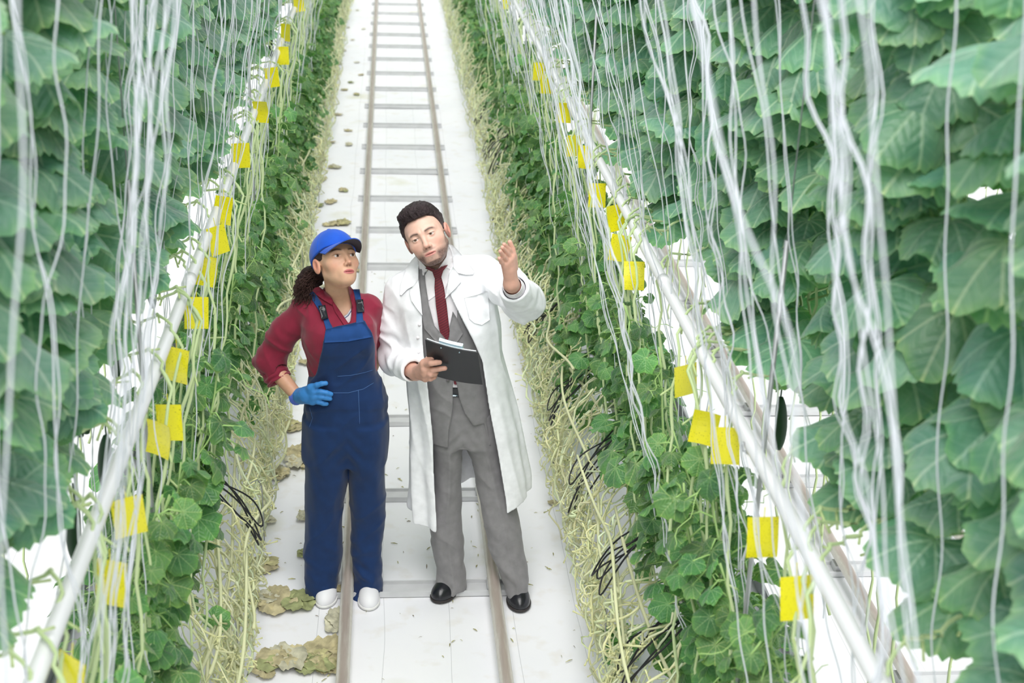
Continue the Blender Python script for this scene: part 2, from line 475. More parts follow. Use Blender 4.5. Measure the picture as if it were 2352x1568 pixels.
def wall_plant(seed, fx, z0, vr):
    """a trained plant: vine rises from the tangle, lies over the pipe and climbs a string. local: x>0 = away from the aisle"""
    r = np.random.default_rng(seed)
    root = None
    x0 = r.uniform(-.13, -.03); ya = r.uniform(-.5, .1)
    top = np.array([fx+r.uniform(-.04, .08), ya+.15, z0+r.uniform(-.12, .08)])
    ctrl = [(x0+.10, ya-.55, .5), (x0+.11, ya-.42, .85), (x0+.08, ya-.28, 1.25), (-.02, ya-.12, 1.62), (.03, ya, 1.715), (.12, ya+.06, 1.68),
            (fx*.7, ya+.1, z0+.1), tuple(top+np.array([-.02, 0, .02])), (fx+.04, ya+.19, 1.6), (fx+.02, ya+.2, 1.9), (fx, ya+.2, 2.3), (fx-.04, ya+.2, 2.8), (fx-.06, ya+.2, 3.2)]
    c = np.array(ctrl)+r.uniform(-.015, .015, (len(ctrl), 3))
    # catmull-rom
    pts = []
    for i_ in range(len(c)-1):
        p0, p1, p2, p3 = c[max(i_-1, 0)], c[i_], c[i_+1], c[min(i_+2, len(c)-1)]
        for s in np.linspace(0, 1, 7)[:-1]:
            pts.append(.5*((2*p1)+(-p0+p2)*s+(2*p0-5*p1+4*p2-p3)*s*s+(-p0+3*p1-3*p2+p3)*s**3))
    pts = np.array(pts); pts[:, :2] += .008*np.stack([np.sin(np.arange(len(pts))*1.9), np.cos(np.arange(len(pts))*1.3)], 1)
    rad = .0042*(1+.35*(np.arange(len(pts)) % 5 == 0))
    ms = MB(); g = np.clip((pts[:, 2]-1.5)/1.2, 0, 1); n = 7
    cc = np.array([1.0, 1.0, .95])[None]*(1-g)[:, None]+np.array([.6, .85, .6])[None]*g[:, None]
    tube(ms, pts, rad, n, col=np.repeat(cc, n, 0), cap=True)
    for i_ in range(8, 42, 4):       # petiole stubs
        d = r.normal(size=3)*.02; d[2] = -abs(d[2])-.004
        tube(ms, [pts[i_], pts[i_]+d*.6, pts[i_]+d], [.0035, .003, .0035], 5, col=(.95, .98, .8))
    mf = MB(); z = z0+r.uniform(-.04, .1); k_ = 0
    while z < 3.2:
        i_ = 50+int(np.argmin(np.abs(pts[50:, 2]-z))); p = pts[i_]
        inner = (k_ % 4 != 3)
        az = (math.pi/2 + r.normal(.25, .30)) if inner else (-math.pi/2 + r.normal(0, .8))
        # direction vector for azimuth: rotation of +y by az about z -> (-sin az, cos az)
        dx, dy = -math.sin(az), math.cos(az); L = r.uniform(.09, .17)
        a1 = p+np.array([dx*L*.55, dy*L*.55, .045]); a2 = p+np.array([dx*L, dy*L, .06+r.uniform(-.03, .02)])
        tube(ms, [p, a1, a2], [.004, .0032, .003], 5, col=(.7, .9, .65))
        s = r.uniform(.15, .225)*(1 if z < 2.95 else .8)
        tn = r.uniform(.85, 1.2); tint = np.array([tn*r.uniform(.88, 1.12), tn, tn*r.uniform(.85, 1.1)])
        put_leaf(mf, LEAVES[int(r.integers(8))], a2, az, r.uniform(-.6, -.15), r.normal(-.1, .22), s, tint)
        z += r.uniform(.065, .10); k_ += 1
    return ms.mesh('stem', M['stem']), mf.mesh('foliage', M['leaf'])
WALL = {-1: [wall_plant(100+s, .245, 1.74, 1) for s in range(8)], 1: [wall_plant(140+s, .31, 1.60, 1) for s in range(8)]}

def cucumber_mesh():
    mb = MB(); t = np.linspace(0, 1, 14)
    pts = np.stack([.012*np.sin(t*2), 0*t, -.05-.17*t], 1)
    rr = .019*np.sin(np.clip(t*1.0, .02, .98)*math.pi)**.33
    tube(mb, pts, rr, 12, ref=(0, 1, 0)); tube(mb, [(0, 0, 0), (0, 0, -.06)], .0025, 5, ref=(0, 1, 0))
    return mb.mesh('cucumber', M['cucumber'])
CUKE = cucumber_mesh()

k = 0
for sgn, side in ((-1, 'left'), (1, 'right')):
    y = .35
    while y < 24:
        sm, fm = WALL[sgn][int(RNG.integers(8))]
        root = empty('cucumber_plant', (AX+sgn*(.74+RNG.uniform(-.03, .03)), y, 0))
        root.scale = (sgn, 1, 1)
        link('stem', sm, root); link('foliage', fm, root)
        if RNG.random() < .45:
            c = link('cucumber', CUKE, root); c.location = ((.20 if sgn < 0 else .32)+RNG.uniform(-.06, .05), RNG.uniform(-.1, .1), 1.62+RNG.uniform(-.1, .3)); c['label'] = 'dark green cucumber fruit'
        tag(root, f'tall cucumber plant with big leaves trained above the pipe in the {side} row', 'plant', f'tall cucumber plants of the {side} row')
        y += RNG.uniform(.13, .2)*(1 if y < 13 else 1.8); k += 1
# each row is a double one: its other half leans towards the side aisle
for sgn, side in ((-1, 'left'), (1, 'right')):
    y = .1
    while y < 16:
        sm, fm = WALL[1][int(RNG.integers(8))]
        root = empty('cucumber_plant', (AX+sgn*(1.42+RNG.uniform(-.03, .03)), y, .02)); root.scale = (-sgn, 1, 1)
        link('stem', sm, root); link('foliage', fm, root)
        tag(root, f'tall cucumber plant on the far side of the {side} row, leaning towards the side aisle', 'plant', f'outer cucumber plants of the {side} row')
        y += RNG.uniform(.2, .3)
# the rows beyond the side aisles close the view behind the leaves
for sgn, side in ((-1, 'left'), (1, 'right')):
    y = -.6
    while y < 20:
        sm, fm = WALL[sgn][int(RNG.integers(8))]
        root = empty('cucumber_plant', (AX+sgn*(2.11+1.37), y, 0)); root.scale = (-sgn, 1, 1)
        link('stem', sm, root); link('foliage', fm, root)
        tag(root, f'tall cucumber plant in the next row beyond the {side} aisle', 'plant', f'cucumber plants of the far {side} row')
        y += .22

# ------------------------------------------------------------------ young plants in the gutters
def young_plant(seed):
    r = np.random.default_rng(seed)
    ms, mf = MB(), MB()
    H = r.uniform(.72, .98); n = 16; t = np.linspace(0, 1, n)
    pts = np.stack([-.22*t+.02*np.sin(t*7+seed), .03*np.sin(t*5+seed*2), .02+H*t], 1)
    tube(ms, pts, .0045*(1-.4*t), 6, col=(.75, .9, .6))
    z = .0
    for k_ in range(30):
        q = r.uniform(0, 1)**.9; p = pts[min(int(q*(n-1)), n-1)]
        az = r.uniform(0, 6.28) if r.random() < .4 else math.pi/2+r.normal(0, .8)
        dx, dy = -math.sin(az), math.cos(az); L = r.uniform(.04, .17)*(1-.5*q)
        a2 = p+np.array([dx*L, dy*L, r.uniform(-.04, .06)])
        tube(ms, [p, (p+a2)/2+np.array([0, 0, .015]), a2], [.003, .0026, .002], 5, col=(.7, .92, .55))
        tn = r.uniform(.7, 1.25)
        yel = r.uniform(.85, 1.25)
        put_leaf(mf, LEAVES_LO[int(r.integers(6))], a2, az, r.uniform(-1.0, -.1), r.normal(0, .4), r.uniform(.06, .125)*(1.1-.45*q), (tn*yel, tn, tn*.9))
    # tendrils
    for k_ in range(5):
        p = pts[int(r.integers(4, n))]; d = r.normal(size=3)*.08
        tt = np.linspace(0, 1, 12)
        q = p[None]+tt[:, None]*d[None]+.012*np.stack([np.sin(tt*14), np.cos(tt*14), np.sin(tt*9)], 1)*tt[:, None]
        tube(ms, q, .0011, 4, col=(.8, 1, .6))
    return ms.mesh('stem', M['stem']), mf.mesh('foliage', M['leaf_young'])
YOUNG = [young_plant(300+s) for s in range(8)]
for sgn, side in ((-1, 'left'), (1, 'right')):
    y = 1.3
    while y < 22:
        sm, fm = YOUNG[int(RNG.integers(8))]
        root = empty('young_cucumber_plant', (AX+sgn*(.98+RNG.uniform(-.1, .1)), y, .5))
        s = RNG.uniform(.85, 1.12); root.scale = (sgn*s, s*(1 if RNG.random() < .5 else -1), s); root.rotation_euler = (0, 0, RNG.uniform(-.4, .4))
        link('stem', sm, root); link('foliage', fm, root)
        tag(root, f'bushy low cucumber plant with small leaves below the pipe in the {side} row', 'plant', f'low cucumber plants of the {side} row')
        y += RNG.uniform(.1, .17)*(1 if y < 10 else 1.6)

for sgn, side in ((-1, 'left'), (1, 'right')):
    y = 6.0
    while y < 24:
        sm, fm = YOUNG[int(RNG.integers(8))]
        root = empty('young_cucumber_plant', (AX+sgn*(.86+RNG.uniform(-.06, .04)), y, .12+RNG.uniform(-.08, .2)))
        s = RNG.uniform(.6, .8); root.scale = (sgn*s, s, s); root.rotation_euler = (0, 0, RNG.uniform(-.5, .5))
        link('stem', sm, root); link('foliage', fm, root)
        tag(root, f'small leafy shoot low in the vine tangle of the {side} row, far down the aisle', 'plant', f'far leafy shoots of the {side} row')
        y += RNG.uniform(.12, .42)

# ------------------------------------------------------------------ tangle of bare vines
for sgn, side in ((-1, 'left'), (1, 'right')):
    r = np.random.default_rng(50+sgn); mb = MB()
    y = 1.2
    while y < 26:
        dens = 1 if y < 9 else 2.2
        x = .62+abs(r.normal(0, .05)) + (.0 if sgn > 0 else .04)
        zt = r.uniform(.3, .8); zb = r.uniform(.03, .3) if r.random() < .75 else r.uniform(.3, .5)
        n = 20; t = np.linspace(0, 1, n)
        lean = r.normal(0, .11)
        p = np.stack([x+.10*(1-t)**2*(zt > .6)+.014*np.sin(t*r.uniform(8, 26)+r.uniform(0, 6))+.010*vnoise(np.stack([t*9, t*0+y*7, t*0], 1), 1)-.05*np.sin(t*3.1),
                      y+lean*t+.018*np.sin(t*r.uniform(8, 26)+r.uniform(0, 6))+.012*vnoise(np.stack([t*11, t*0+y*5, t*0], 1), 2), zt+(zb-zt)*t], 1)
        if r.random() < .25:
            p[-4:, 2] += np.array([0, .02, .06, .12]); p[-4:, 1] += np.array([0, .02, .03, .035])
        p[:, 0] = AX+sgn*p[:, 0]
        tn = r.uniform(.72, 1.12); c = (tn*r.uniform(.9, 1.05), tn, tn*r.uniform(.8, 1.05))
        rad = r.uniform(.0024, .0043)*(1+.3*(np.arange(n) % 3 == 0))
        tube(mb, p, rad, 5, col=c)
        if y < 11:
            for q in range(8):
                a = p[int(r.integers(1, n-1))]; d = r.normal(size=3)*np.array([.013, .015, .014])
                tube(mb, [a, a+d*.6, a+d*1.3], [.0022, .0018, .0040], 4, col=(tn*1.02, tn, tn*.78))
        y += r.uniform(.006, .026)*dens
    for q in range(46):      # lying vines along the row
        y0 = r.uniform(.5, 20); L = r.uniform(1, 3.2); t = np.linspace(0, 1, 30)
        x = .66+r.uniform(-.05, .1); z0 = r.uniform(.12, .75)
        p = np.stack([AX+sgn*(x+.03*np.sin(t*9+q)), y0+L*t, z0+.06*np.sin(t*r.uniform(4, 12)+q)], 1)
        tn = r.uniform(.7, 1.05)
        tube(mb, p, .0055*(1+.25*(np.arange(30) % 3 == 0)), 5, col=(tn, tn, tn*.9))
    o = mb.obj('bare_vines', M['vine'])
    tag(o, f'tangle of pale leafless cucumber vines hanging along the foot of the {side} row', 'vines', kind='stuff')
    # black drip hoses
    n_h = 13 if sgn > 0 else 4
    hm = []
    for s in range(3):
        mh = MB(); rr = np.random.default_rng(900+s)
        for q in range(3):
            t = np.linspace(0, 1, 22); ph = rr.uniform(0, 1)
            pts = np.stack([-.33+.22*np.sin(t*math.pi)*-.25+.30*(t-.5)**2*1.6+rr.uniform(-.02, .02), rr.uniform(-.03, .03)+.05*np.sin(t*5+ph*6), .55-.30*np.sin(t*math.pi)*rr.uniform(.6, 1.1)+.02*np.sin(t*11)], 1)
            tube(mh, pts, .0032, 6)
        hm.append(mh.mesh('drip_hose', M['black']))
    for q in range(n_h):
        o = link('drip_hose', hm[q % 3]); o.location = (AX+sgn*.98, 1.9+q*(.78 if sgn > 0 else 1.3)+r.uniform(-.2, .2), r.uniform(-.05, .25)); o.scale = (sgn, 1, 1)
        tag(o, f'black drip irrigation hose looping out of the foot of the {side} row', 'hose', f'drip hoses of the {side} row')
    hk = MB(); tube(hk, [(0, 0, .2), (0, 0, .35), (.004, 0, .50), (.02, 0, .53), (.045, 0, .52), (.055, 0, .49)], .0022, 6)
    hkm = hk.mesh('wire_hook', M['steel'])
    for q in range(9):
        o = link('wire_hook', hkm); o.location = (AX+sgn*.64, 2.2+q*.95+r.uniform(-.1, .1), -.02+r.uniform(0, .04)); o.scale = (sgn, 1, 1); o.rotation_euler = (.05, 0, r.uniform(-.5, .5))
        tag(o, f'thin grey wire hook standing in the vine tangle of the {side} row', 'hook', f'wire hooks of the {side} row')

# ------------------------------------------------------------------ yellow sticky traps
def trap_mat():
    t = NT('yellow_sticky_card'); b = t.b
    n1 = t.noise(320, None, 2); spots = t.ramp(n1, .30, .36)
    t.l(t.mix(spots, srgb(120, 112, 24), srgb(232, 222, 30)), b.inputs['Base Color'])
    b.inputs['Roughness'].default_value = .25
    return t.mat
M['trap'] = trap_mat()
def trap_mesh(s):
    r = np.random.default_rng(s); mb = MB(); nx_, nz_ = 6, 7
    x = np.linspace(-.036, .036, nx_); z = np.linspace(-.098, 0, nz_); gx, gz = np.meshgrid(x, z)
    gy = .06*gx*gx/.044*r.uniform(-3, 3)+.008*np.sin(gz*30+s)*(s % 2)
    v = np.stack([gx, gy, gz], -1).reshape(-1, 3); i = np.arange(nz_-1)[:, None]*nx_+np.arange(nx_-1)[None]
    f = np.stack([i, i+1, i+1+nx_, i+nx_], -1).reshape(-1, 4)
    mb.add(v, f); mb.add(v+np.array([0, .0012, 0]), f[:, ::-1])
    tube(mb, [(0, 0, -.006), (0, 0, .03)], .0012, 5, ref=(0, 1, 0))
    return mb.mesh('sticky_trap', M['trap'], smooth=False)
TR = [trap_mesh(s) for s in range(4)]
left_t = [(685, 10), (657, 75), (648, 128), (623, 178), (597, 258), (553, 357), (515, 483), (496, 552), (480, 622), (453, 717), (408, 840), (388, 968), (367, 1010), (293, 1188), (257, 1337), (170, 1560)]
right_t = [(1165, 5), (1240, 165), (1256, 195), (1297, 260), (1318, 335), (1345, 362), (1370, 448), (1410, 500), (1427, 570), (1455, 632), (1572, 875), (1622, 985), (1662, 1022), (1750, 1235), (1825, 1370)]
ordn = ['nearest', 'second nearest', 'third nearest', 'fourth nearest', 'fifth nearest', 'sixth nearest', 'seventh nearest', 'eighth nearest', 'ninth nearest', 'tenth nearest', 'eleventh nearest', 'twelfth nearest', 'thirteenth nearest', 'fourteenth nearest', 'fifteenth nearest', 'farthest']
for lst, sgn, side in ((left_t, -1, 'left'), (right_t, 1, 'right')):
    for q, (u, v) in enumerate(sorted(lst, key=lambda a: -a[1])):
        r_ = ray(u, v); X = AX+sgn*.715
        if (r_.x > 0) != (X > 0): continue
        d = X/r_.x; p = CAM+r_*d
        if p.z < 1.2 or p.z > 2.0: p = G(u, v, 1.55)
        o = link('sticky_trap', TR[q % 4]); o.location = (p.x, p.y, p.z+.05)
        o.rotation_euler = (RNG.uniform(-.25, .05), RNG.uniform(-.12, .12), RNG.uniform(-.7, .7))
        lb = ordn[q] if q < len(lst)-1 else 'farthest'
        tag(o, f'yellow sticky insect card by the {side} pipe, {lb} one of that row', 'sticky trap')
        o['group'] = f'sticky traps of the {side} row'

# ------------------------------------------------------------------ dried leaves on the floor
M['dry'] = simple('dried_leaf', (255, 255, 255), .85, vcol=True, var=.35, scale=40, bump=.6, bscale=70, bdist=.006)
def phi_l(x, y): return np.arctan2(x, y)
def dry_mesh(s):
    r = np.random.default_rng(s); mb = MB()
    for q in range(int(r.integers(1, 3))):
        v2, f, rad, phi, t = leaf_shape(s*5+q, 6, 40, 1.0)
        x, y = v2[:, 0], v2[:, 1]-.2
        rr_ = 1+.22*vnoise(np.stack([phi_l(x, y+.2)*1.3, x*0+s, x*0], 1), s+9); x, y = x*rr_, y*rr_
        z = .05+.26*np.abs(vnoise(np.stack([x*2.6, y*4.2, x*0+s], 1), s))+.10*np.abs(vnoise(np.stack([x*8, y*6, x*0], 1), s+3))
        sc = .1
        c0 = np.array([[.46, .43, .22], [.34, .37, .17], [.52, .46, .27], [.56, .54, .40]][int(r.integers(4))])
        R = rotm(0, 0, r.uniform(0, 6.28))
        vv = (np.stack([x, y*.8, np.maximum(z, .01)*.5], 1)*sc) @ R.T
        vv[:, 0] += r.uniform(-.04, .04)*(q > 0); vv[:, 2] += .004*q
        cc = c0[None]*(1+.3*vnoise(np.stack([x*5, y*5, x*0+9], 1), s))[:, None]
        mb.add(vv, f, col=np.clip(cc, .05, 1))
    return mb.mesh('dried_leaf', M['dry'])
DRY = [dry_mesh(s) for s in range(9)]
dl = [(600, 1302, 1.1), (640, 1380, 1.5), (700, 1378, 1.3), (600, 1372, 1.1), (770, 1425, 1.1), (785, 1350, .8), (740, 1495, 1.6), (690, 1510, 1.5), (640, 1515, 1.4), (760, 1520, 1.2), (600, 1535, .9), (720, 1520, 1.2),
      (700, 1180, .7), (605, 1195, .8), (640, 1085, 1.1), (680, 1035, 1.1), (690, 1062, 1.1), (630, 1090, .9), (675, 980, 1.0), (695, 1052, .8), (700, 1272, .6), (650, 975, .9), (660, 870, .7), (700, 830, .7),
      (760, 462, 1.0), (740, 410, .8), (790, 435, .8), (780, 510, 1.1), (760, 513, 1.0), (730, 470, .7), (770, 382, .8), (800, 330, .7), (760, 325, .6), (800, 298, .7), (775, 262, .7), (820, 215, .7), (790, 205, .6), (830, 170, .6),
      (805, 188, .6), (780, 145, .6), (820, 142, .5), (790, 115, .5), (810, 90, .5), (835, 65, .5), (800, 62, .4), (820, 22, .4), (815, 620, .6), (790, 545, .9), (755, 655, .7),
      (1270, 985, .6), (1272, 1152, .4), (1100, 340, .3)]
for q, (u, v, s) in enumerate(dl):
    p = G(u, v, .012); o = link('dried_leaf', DRY[q % 9]); o.location = (p.x, p.y, .0035)
    o.rotation_euler = (0, 0, RNG.uniform(0, 6.28)); o.scale = (s, s, s*1.1)
    wh = ('by the white shoes' if v > 1250 and u < 800 else 'left of the overalls' if v > 800 and u < 800 else 'near the foot of the right row' if v > 900 else 'far down the aisle')
    tag(o, f'crumpled dry olive leaf on the white floor, {wh}', 'dry leaf', f'dry leaves {wh}')
# crumbs and bits
mb = MB(); rr = np.random.default_rng(5)
for q in range(420):
    x = AX+rr.uniform(-.62, .62); y = rr.uniform(2.8, 9); s = rr.uniform(.0015, .006)
    a = rr.uniform(0, 6.28); d = np.array([math.cos(a), math.sin(a), 0])*s*rr.uniform(1, 4)
    c = [(.35, .33, .12), (.5, .48, .2), (.25, .2, .12)][int(rr.integers(3))]
    tube(mb, [np.array([x, y, .002])-d, np.array([x, y, .004]), np.array([x, y, .002])+d], [s*.2, s*.5, s*.2], 4, col=c)
o = mb.obj('plant_crumbs', M['dry']); tag(o, 'small yellowish plant crumbs scattered over the white floor of the aisle', 'debris', kind='stuff')
# a leafy low shoot and a dropped cucumber at the right row's foot
for (u, v, z, s, lb) in ((1410, 1465, .10, .16, 'broad leafy shoot spreading over the floor at the near end of the right row'), (1215, 760, .25, .11, 'small leafy shoot reaching out from the right row behind the pointing arm')):
    p = G(u, v, z); root = empty('leafy_shoot', (p.x, p.y, z)); mf, ms = MB(), MB(); rr = np.random.default_rng(int(u))
    for q in range(5):
        az = math.pi/2+(q-2)*.55; o3 = np.array([rr.uniform(-.01, .09), rr.uniform(-.06, .06), rr.uniform(-.02, .03)])
        put_leaf(mf, LEAVES[q], o3, az, -.25, rr.normal(0, .2), s*rr.uniform(.6, .9), (1.15, 1.15, .9))
        tube(ms, [(.28, .05, .05), (.15, .03, .04), tuple(o3)], .003, 5, col=(.8, 1, .7))
    mf.obj('foliage', M['leaf_young'], root); ms.obj('stem', M['stem'], root)
    tag(root, lb, 'plant')
p = G(1275, 1052, .02); o = link('cucumber', CUKE); o.location = (p.x+.1, p.y, .02); o.rotation_euler = (0, math.pi/2, .05); o.scale = (.8, .8, .55)
tag(o, 'small green cucumber lying on the floor at the foot of the right row', 'cucumber')
# ================================================================== people
R3, U3, F3 = np.array(RGT), np.array(UP), np.array(FWD); C3 = np.array(CAM)
def pj(p):
    d = p-C3; z = d@F3
    return np.stack([1176+F_PX*(d@R3)/z, 784-F_PX*(d@U3)/z], -1)
def J(u, v, Y): return np.array(P(u, v, Y))

def smin(a, b, k):
    if k <= 0: return np.minimum(a, b)
    h = np.maximum(k-np.abs(a-b), 0)/k
    return np.minimum(a, b)-h*h*k*.25
def smax(a, b, k): return -smin(-a, -b, k)
def rc(p, a, b, ra, rb, sy=1.0):
    a, b = np.asarray(a, float), np.asarray(b, float)
    ba = b-a; pa = p-a; t = np.clip((pa@ba)/(ba@ba+1e-12), 0, 1)
    q = pa-t[:, None]*ba
    if sy != 1.0: q = q*np.array([1, 1/sy, 1])
    r = ra+(rb-ra)*t
    return (np.linalg.norm(q, axis=1)-r)*min(sy, 1.0 if sy < 1 else 1.0)
def chain(p, pts, rs, k=.01, sy=1.0):
    d = None
    for i in range(len(pts)-1):
        e = rc(p, pts[i], pts[i+1], rs[i], rs[i+1], sy)
        d = e if d is None else smin(d, e, k)
    return d
def el(p, c, r, R=None):
    q = p-np.asarray(c, float)
    if R is not None: q = q@R
    r = np.asarray(r, float)
    k0 = np.linalg.norm(q/r, axis=1); k1 = np.linalg.norm(q/(r*r), axis=1)
    return k0*(k0-1)/np.maximum(k1, 1e-9)
def loft(p, rows, ex=2.2, fold=None):
    """rows: z, cx, cy, rx, ry ascending or descending in z; capped at both ends"""
    rows = sorted(rows); A = np.array(rows, float); z = p[:, 2]
    zz = np.clip(z, A[0, 0], A[-1, 0])
    cx, cy, rx, ry = (np.interp(zz, A[:, 0], A[:, i]) for i in (1, 2, 3, 4))
    dx, dy = (p[:, 0]-cx), (p[:, 1]-cy)
    if fold is not None:
        th = np.arctan2(dy/ry, dx/rx); s = fold(th, z); rx = rx*s; ry = ry*s
    k = (np.abs(dx/rx)**ex+np.abs(dy/ry)**ex)**(1/ex)
    d = (k-1)*np.minimum(rx, ry)*.95
    dz = np.maximum(A[0, 0]-z, z-A[-1, 0])
    return np.where((dz > 0) & (d > 0), np.hypot(d, np.maximum(dz, 0)), np.maximum(d, dz))
def rows_px(lst):
    """(v, uL, uR, Y, ry) -> loft rows"""
    o = []
    for v, a, b, Y, ry in lst:
        A, B = J(a, v, Y), J(b, v, Y)
        o.append(((A[2]+B[2])/2, (A[0]+B[0])/2, Y, (B[0]-A[0])/2, ry))
    return o
def polysd(uv, poly):
    poly = np.asarray(poly, float); d = np.full(len(uv), 1e18); ins = np.zeros(len(uv), bool)
    n = len(poly)
    for i in range(n):
        a, b = poly[i], poly[(i+1) % n]; ba = b-a; pa = uv-a
        t = np.clip((pa@ba)/(ba@ba+1e-9), 0, 1); q = pa-t[:, None]*ba
        d = np.minimum(d, (q*q).sum(1))
        c = ((a[1] > uv[:, 1]) != (b[1] > uv[:, 1])) & (uv[:, 0] < (b[0]-a[0])*(uv[:, 1]-a[1])/((b[1]-a[1]) if b[1] != a[1] else 1e-9)+a[0])
        ins ^= c
    d = np.sqrt(d); return np.where(ins, -d, d)
def region(p, poly, ymax):
    """solid seen through the outline, in front of depth ymax"""
    return np.maximum(polysd(pj(p), poly)/600.0, p[:, 1]-ymax)

def sdf_mesh(fn, lo, hi, h, B=10):
    lo = np.asarray(lo, float); hi = np.asarray(hi, float)
    nb = np.ceil((hi-lo)/(h*B)).astype(int); N = nb*B+1
    c = np.stack(np.meshgrid(*[np.arange(k) for k in nb], indexing='ij'), -1).reshape(-1, 3)
    cen = lo+(c+.5)*B*h
    d = fn(cen); keep = np.abs(d) < B*h*.87*1.6
    D = np.ones(N, np.float32)
    D[:] = 1
    neg = c[(~keep) & (d < 0)]
    for q in neg: D[q[0]*B:q[0]*B+B+1, q[1]*B:q[1]*B+B+1, q[2]*B:q[2]*B+B+1] = -1
    kc = c[keep]; off = np.stack(np.meshgrid(*[np.arange(B+1)]*3, indexing='ij'), -1).reshape(-1, 3)
    mask = np.zeros(N, bool)
    for q in kc: mask[q[0]*B:q[0]*B+B+1, q[1]*B:q[1]*B+B+1, q[2]*B:q[2]*B+B+1] = True
    idx = np.argwhere(mask)
    for s in range(0, len(idx), 400000):
        q = idx[s:s+400000]; D[q[:, 0], q[:, 1], q[:, 2]] = fn(lo+q*h)
    S = D < 0
    n0, n1, n2 = N
    cnt = sum(S[a:n0-1+a, b:n1-1+b, e:n2-1+e].astype(np.int8) for a in (0, 1) for b in (0, 1) for e in (0, 1))
    act = (cnt > 0) & (cnt < 8); cells = np.argwhere(act)
    vid = np.full(act.shape, -1, np.int64); vid[act] = np.arange(len(cells))
    acc = np.zeros((len(cells), 3)); num = np.zeros(len(cells))
    cs = [(a, b, e) for a in (0, 1) for b in (0, 1) for e in (0, 1)]
    for i, a in enumerate(cs):
        for b in cs[i+1:]:
            if sum(abs(a[q]-b[q]) for q in range(3)) != 1: continue
            da = D[cells[:, 0]+a[0], cells[:, 1]+a[1], cells[:, 2]+a[2]]; db = D[cells[:, 0]+b[0], cells[:, 1]+b[1], cells[:, 2]+b[2]]
            m = (da < 0) != (db < 0); t = np.where(m, da/np.where(m, da-db, 1), 0)
            pnt = np.array(a)+t[:, None]*(np.array(b)-np.array(a))
            acc += pnt*m[:, None]; num += m
    V = lo+(cells+acc/num[:, None])*h
    faces = []
    for ax in range(3):
        sl0 = [slice(None)]*3; sl1 = [slice(None)]*3; sl0[ax] = slice(0, -1); sl1[ax] = slice(1, None)
        cr = S[tuple(sl0)] != S[tuple(sl1)]; e = np.argwhere(cr)
        o1, o2 = [(1, 2), (2, 0), (0, 1)][ax]
        e = e[(e[:, o1] > 0) & (e[:, o2] > 0) & (e[:, o1] < N[o1]-1) & (e[:, o2] < N[o2]-1)]
        def vv(a, b):
            q = e.copy(); q[:, o1] -= a; q[:, o2] -= b; return vid[q[:, 0], q[:, 1], q[:, 2]]
        quad = np.stack([vv(1, 1), vv(0, 1), vv(0, 0), vv(1, 0)], 1)
        s0 = S[e[:, 0], e[:, 1], e[:, 2]]
        quad[~s0] = quad[~s0][:, ::-1]
        faces.append(quad)
    Fc = np.concatenate(faces)
    Fc = Fc[(Fc >= 0).all(1)]
    # one light smoothing pass
    for it in range(2):
        sm = np.zeros_like(V); cn = np.zeros(len(V))
        for a in range(4):
            b = (a+1) % 4
            np.add.at(sm, Fc[:, a], V[Fc[:, b]]); np.add.at(sm, Fc[:, b], V[Fc[:, a]]); np.add.at(cn, Fc[:, a], 1); np.add.at(cn, Fc[:, b], 1)
        w_ = .5 if it == 0 else -.35
        V = V+w_*(sm/np.maximum(cn, 1)[:, None]-V)
    return V, Fc
def sdf_obj(name, fn, lo, hi, h, mats, parent, color=None):
    V, Fc = sdf_mesh(fn, lo, hi, h)
    mb = MB(); mb.add(V, Fc, col=None if color is None else color(V))
    return mb.obj(name, mats, parent)

def world_bvh(objs):
    vs, fs, n = [], [], 0
    for o in objs:
        me = o.data; v = np.empty(len(me.vertices)*3); me.vertices.foreach_get('co', v); v = v.reshape(-1, 3)
        vs += [tuple(q) for q in v]; fs += [tuple(i+n for i in p_.vertices) for p_ in me.polygons]; n += len(v)
    return BVHTree.FromPolygons(vs, fs)

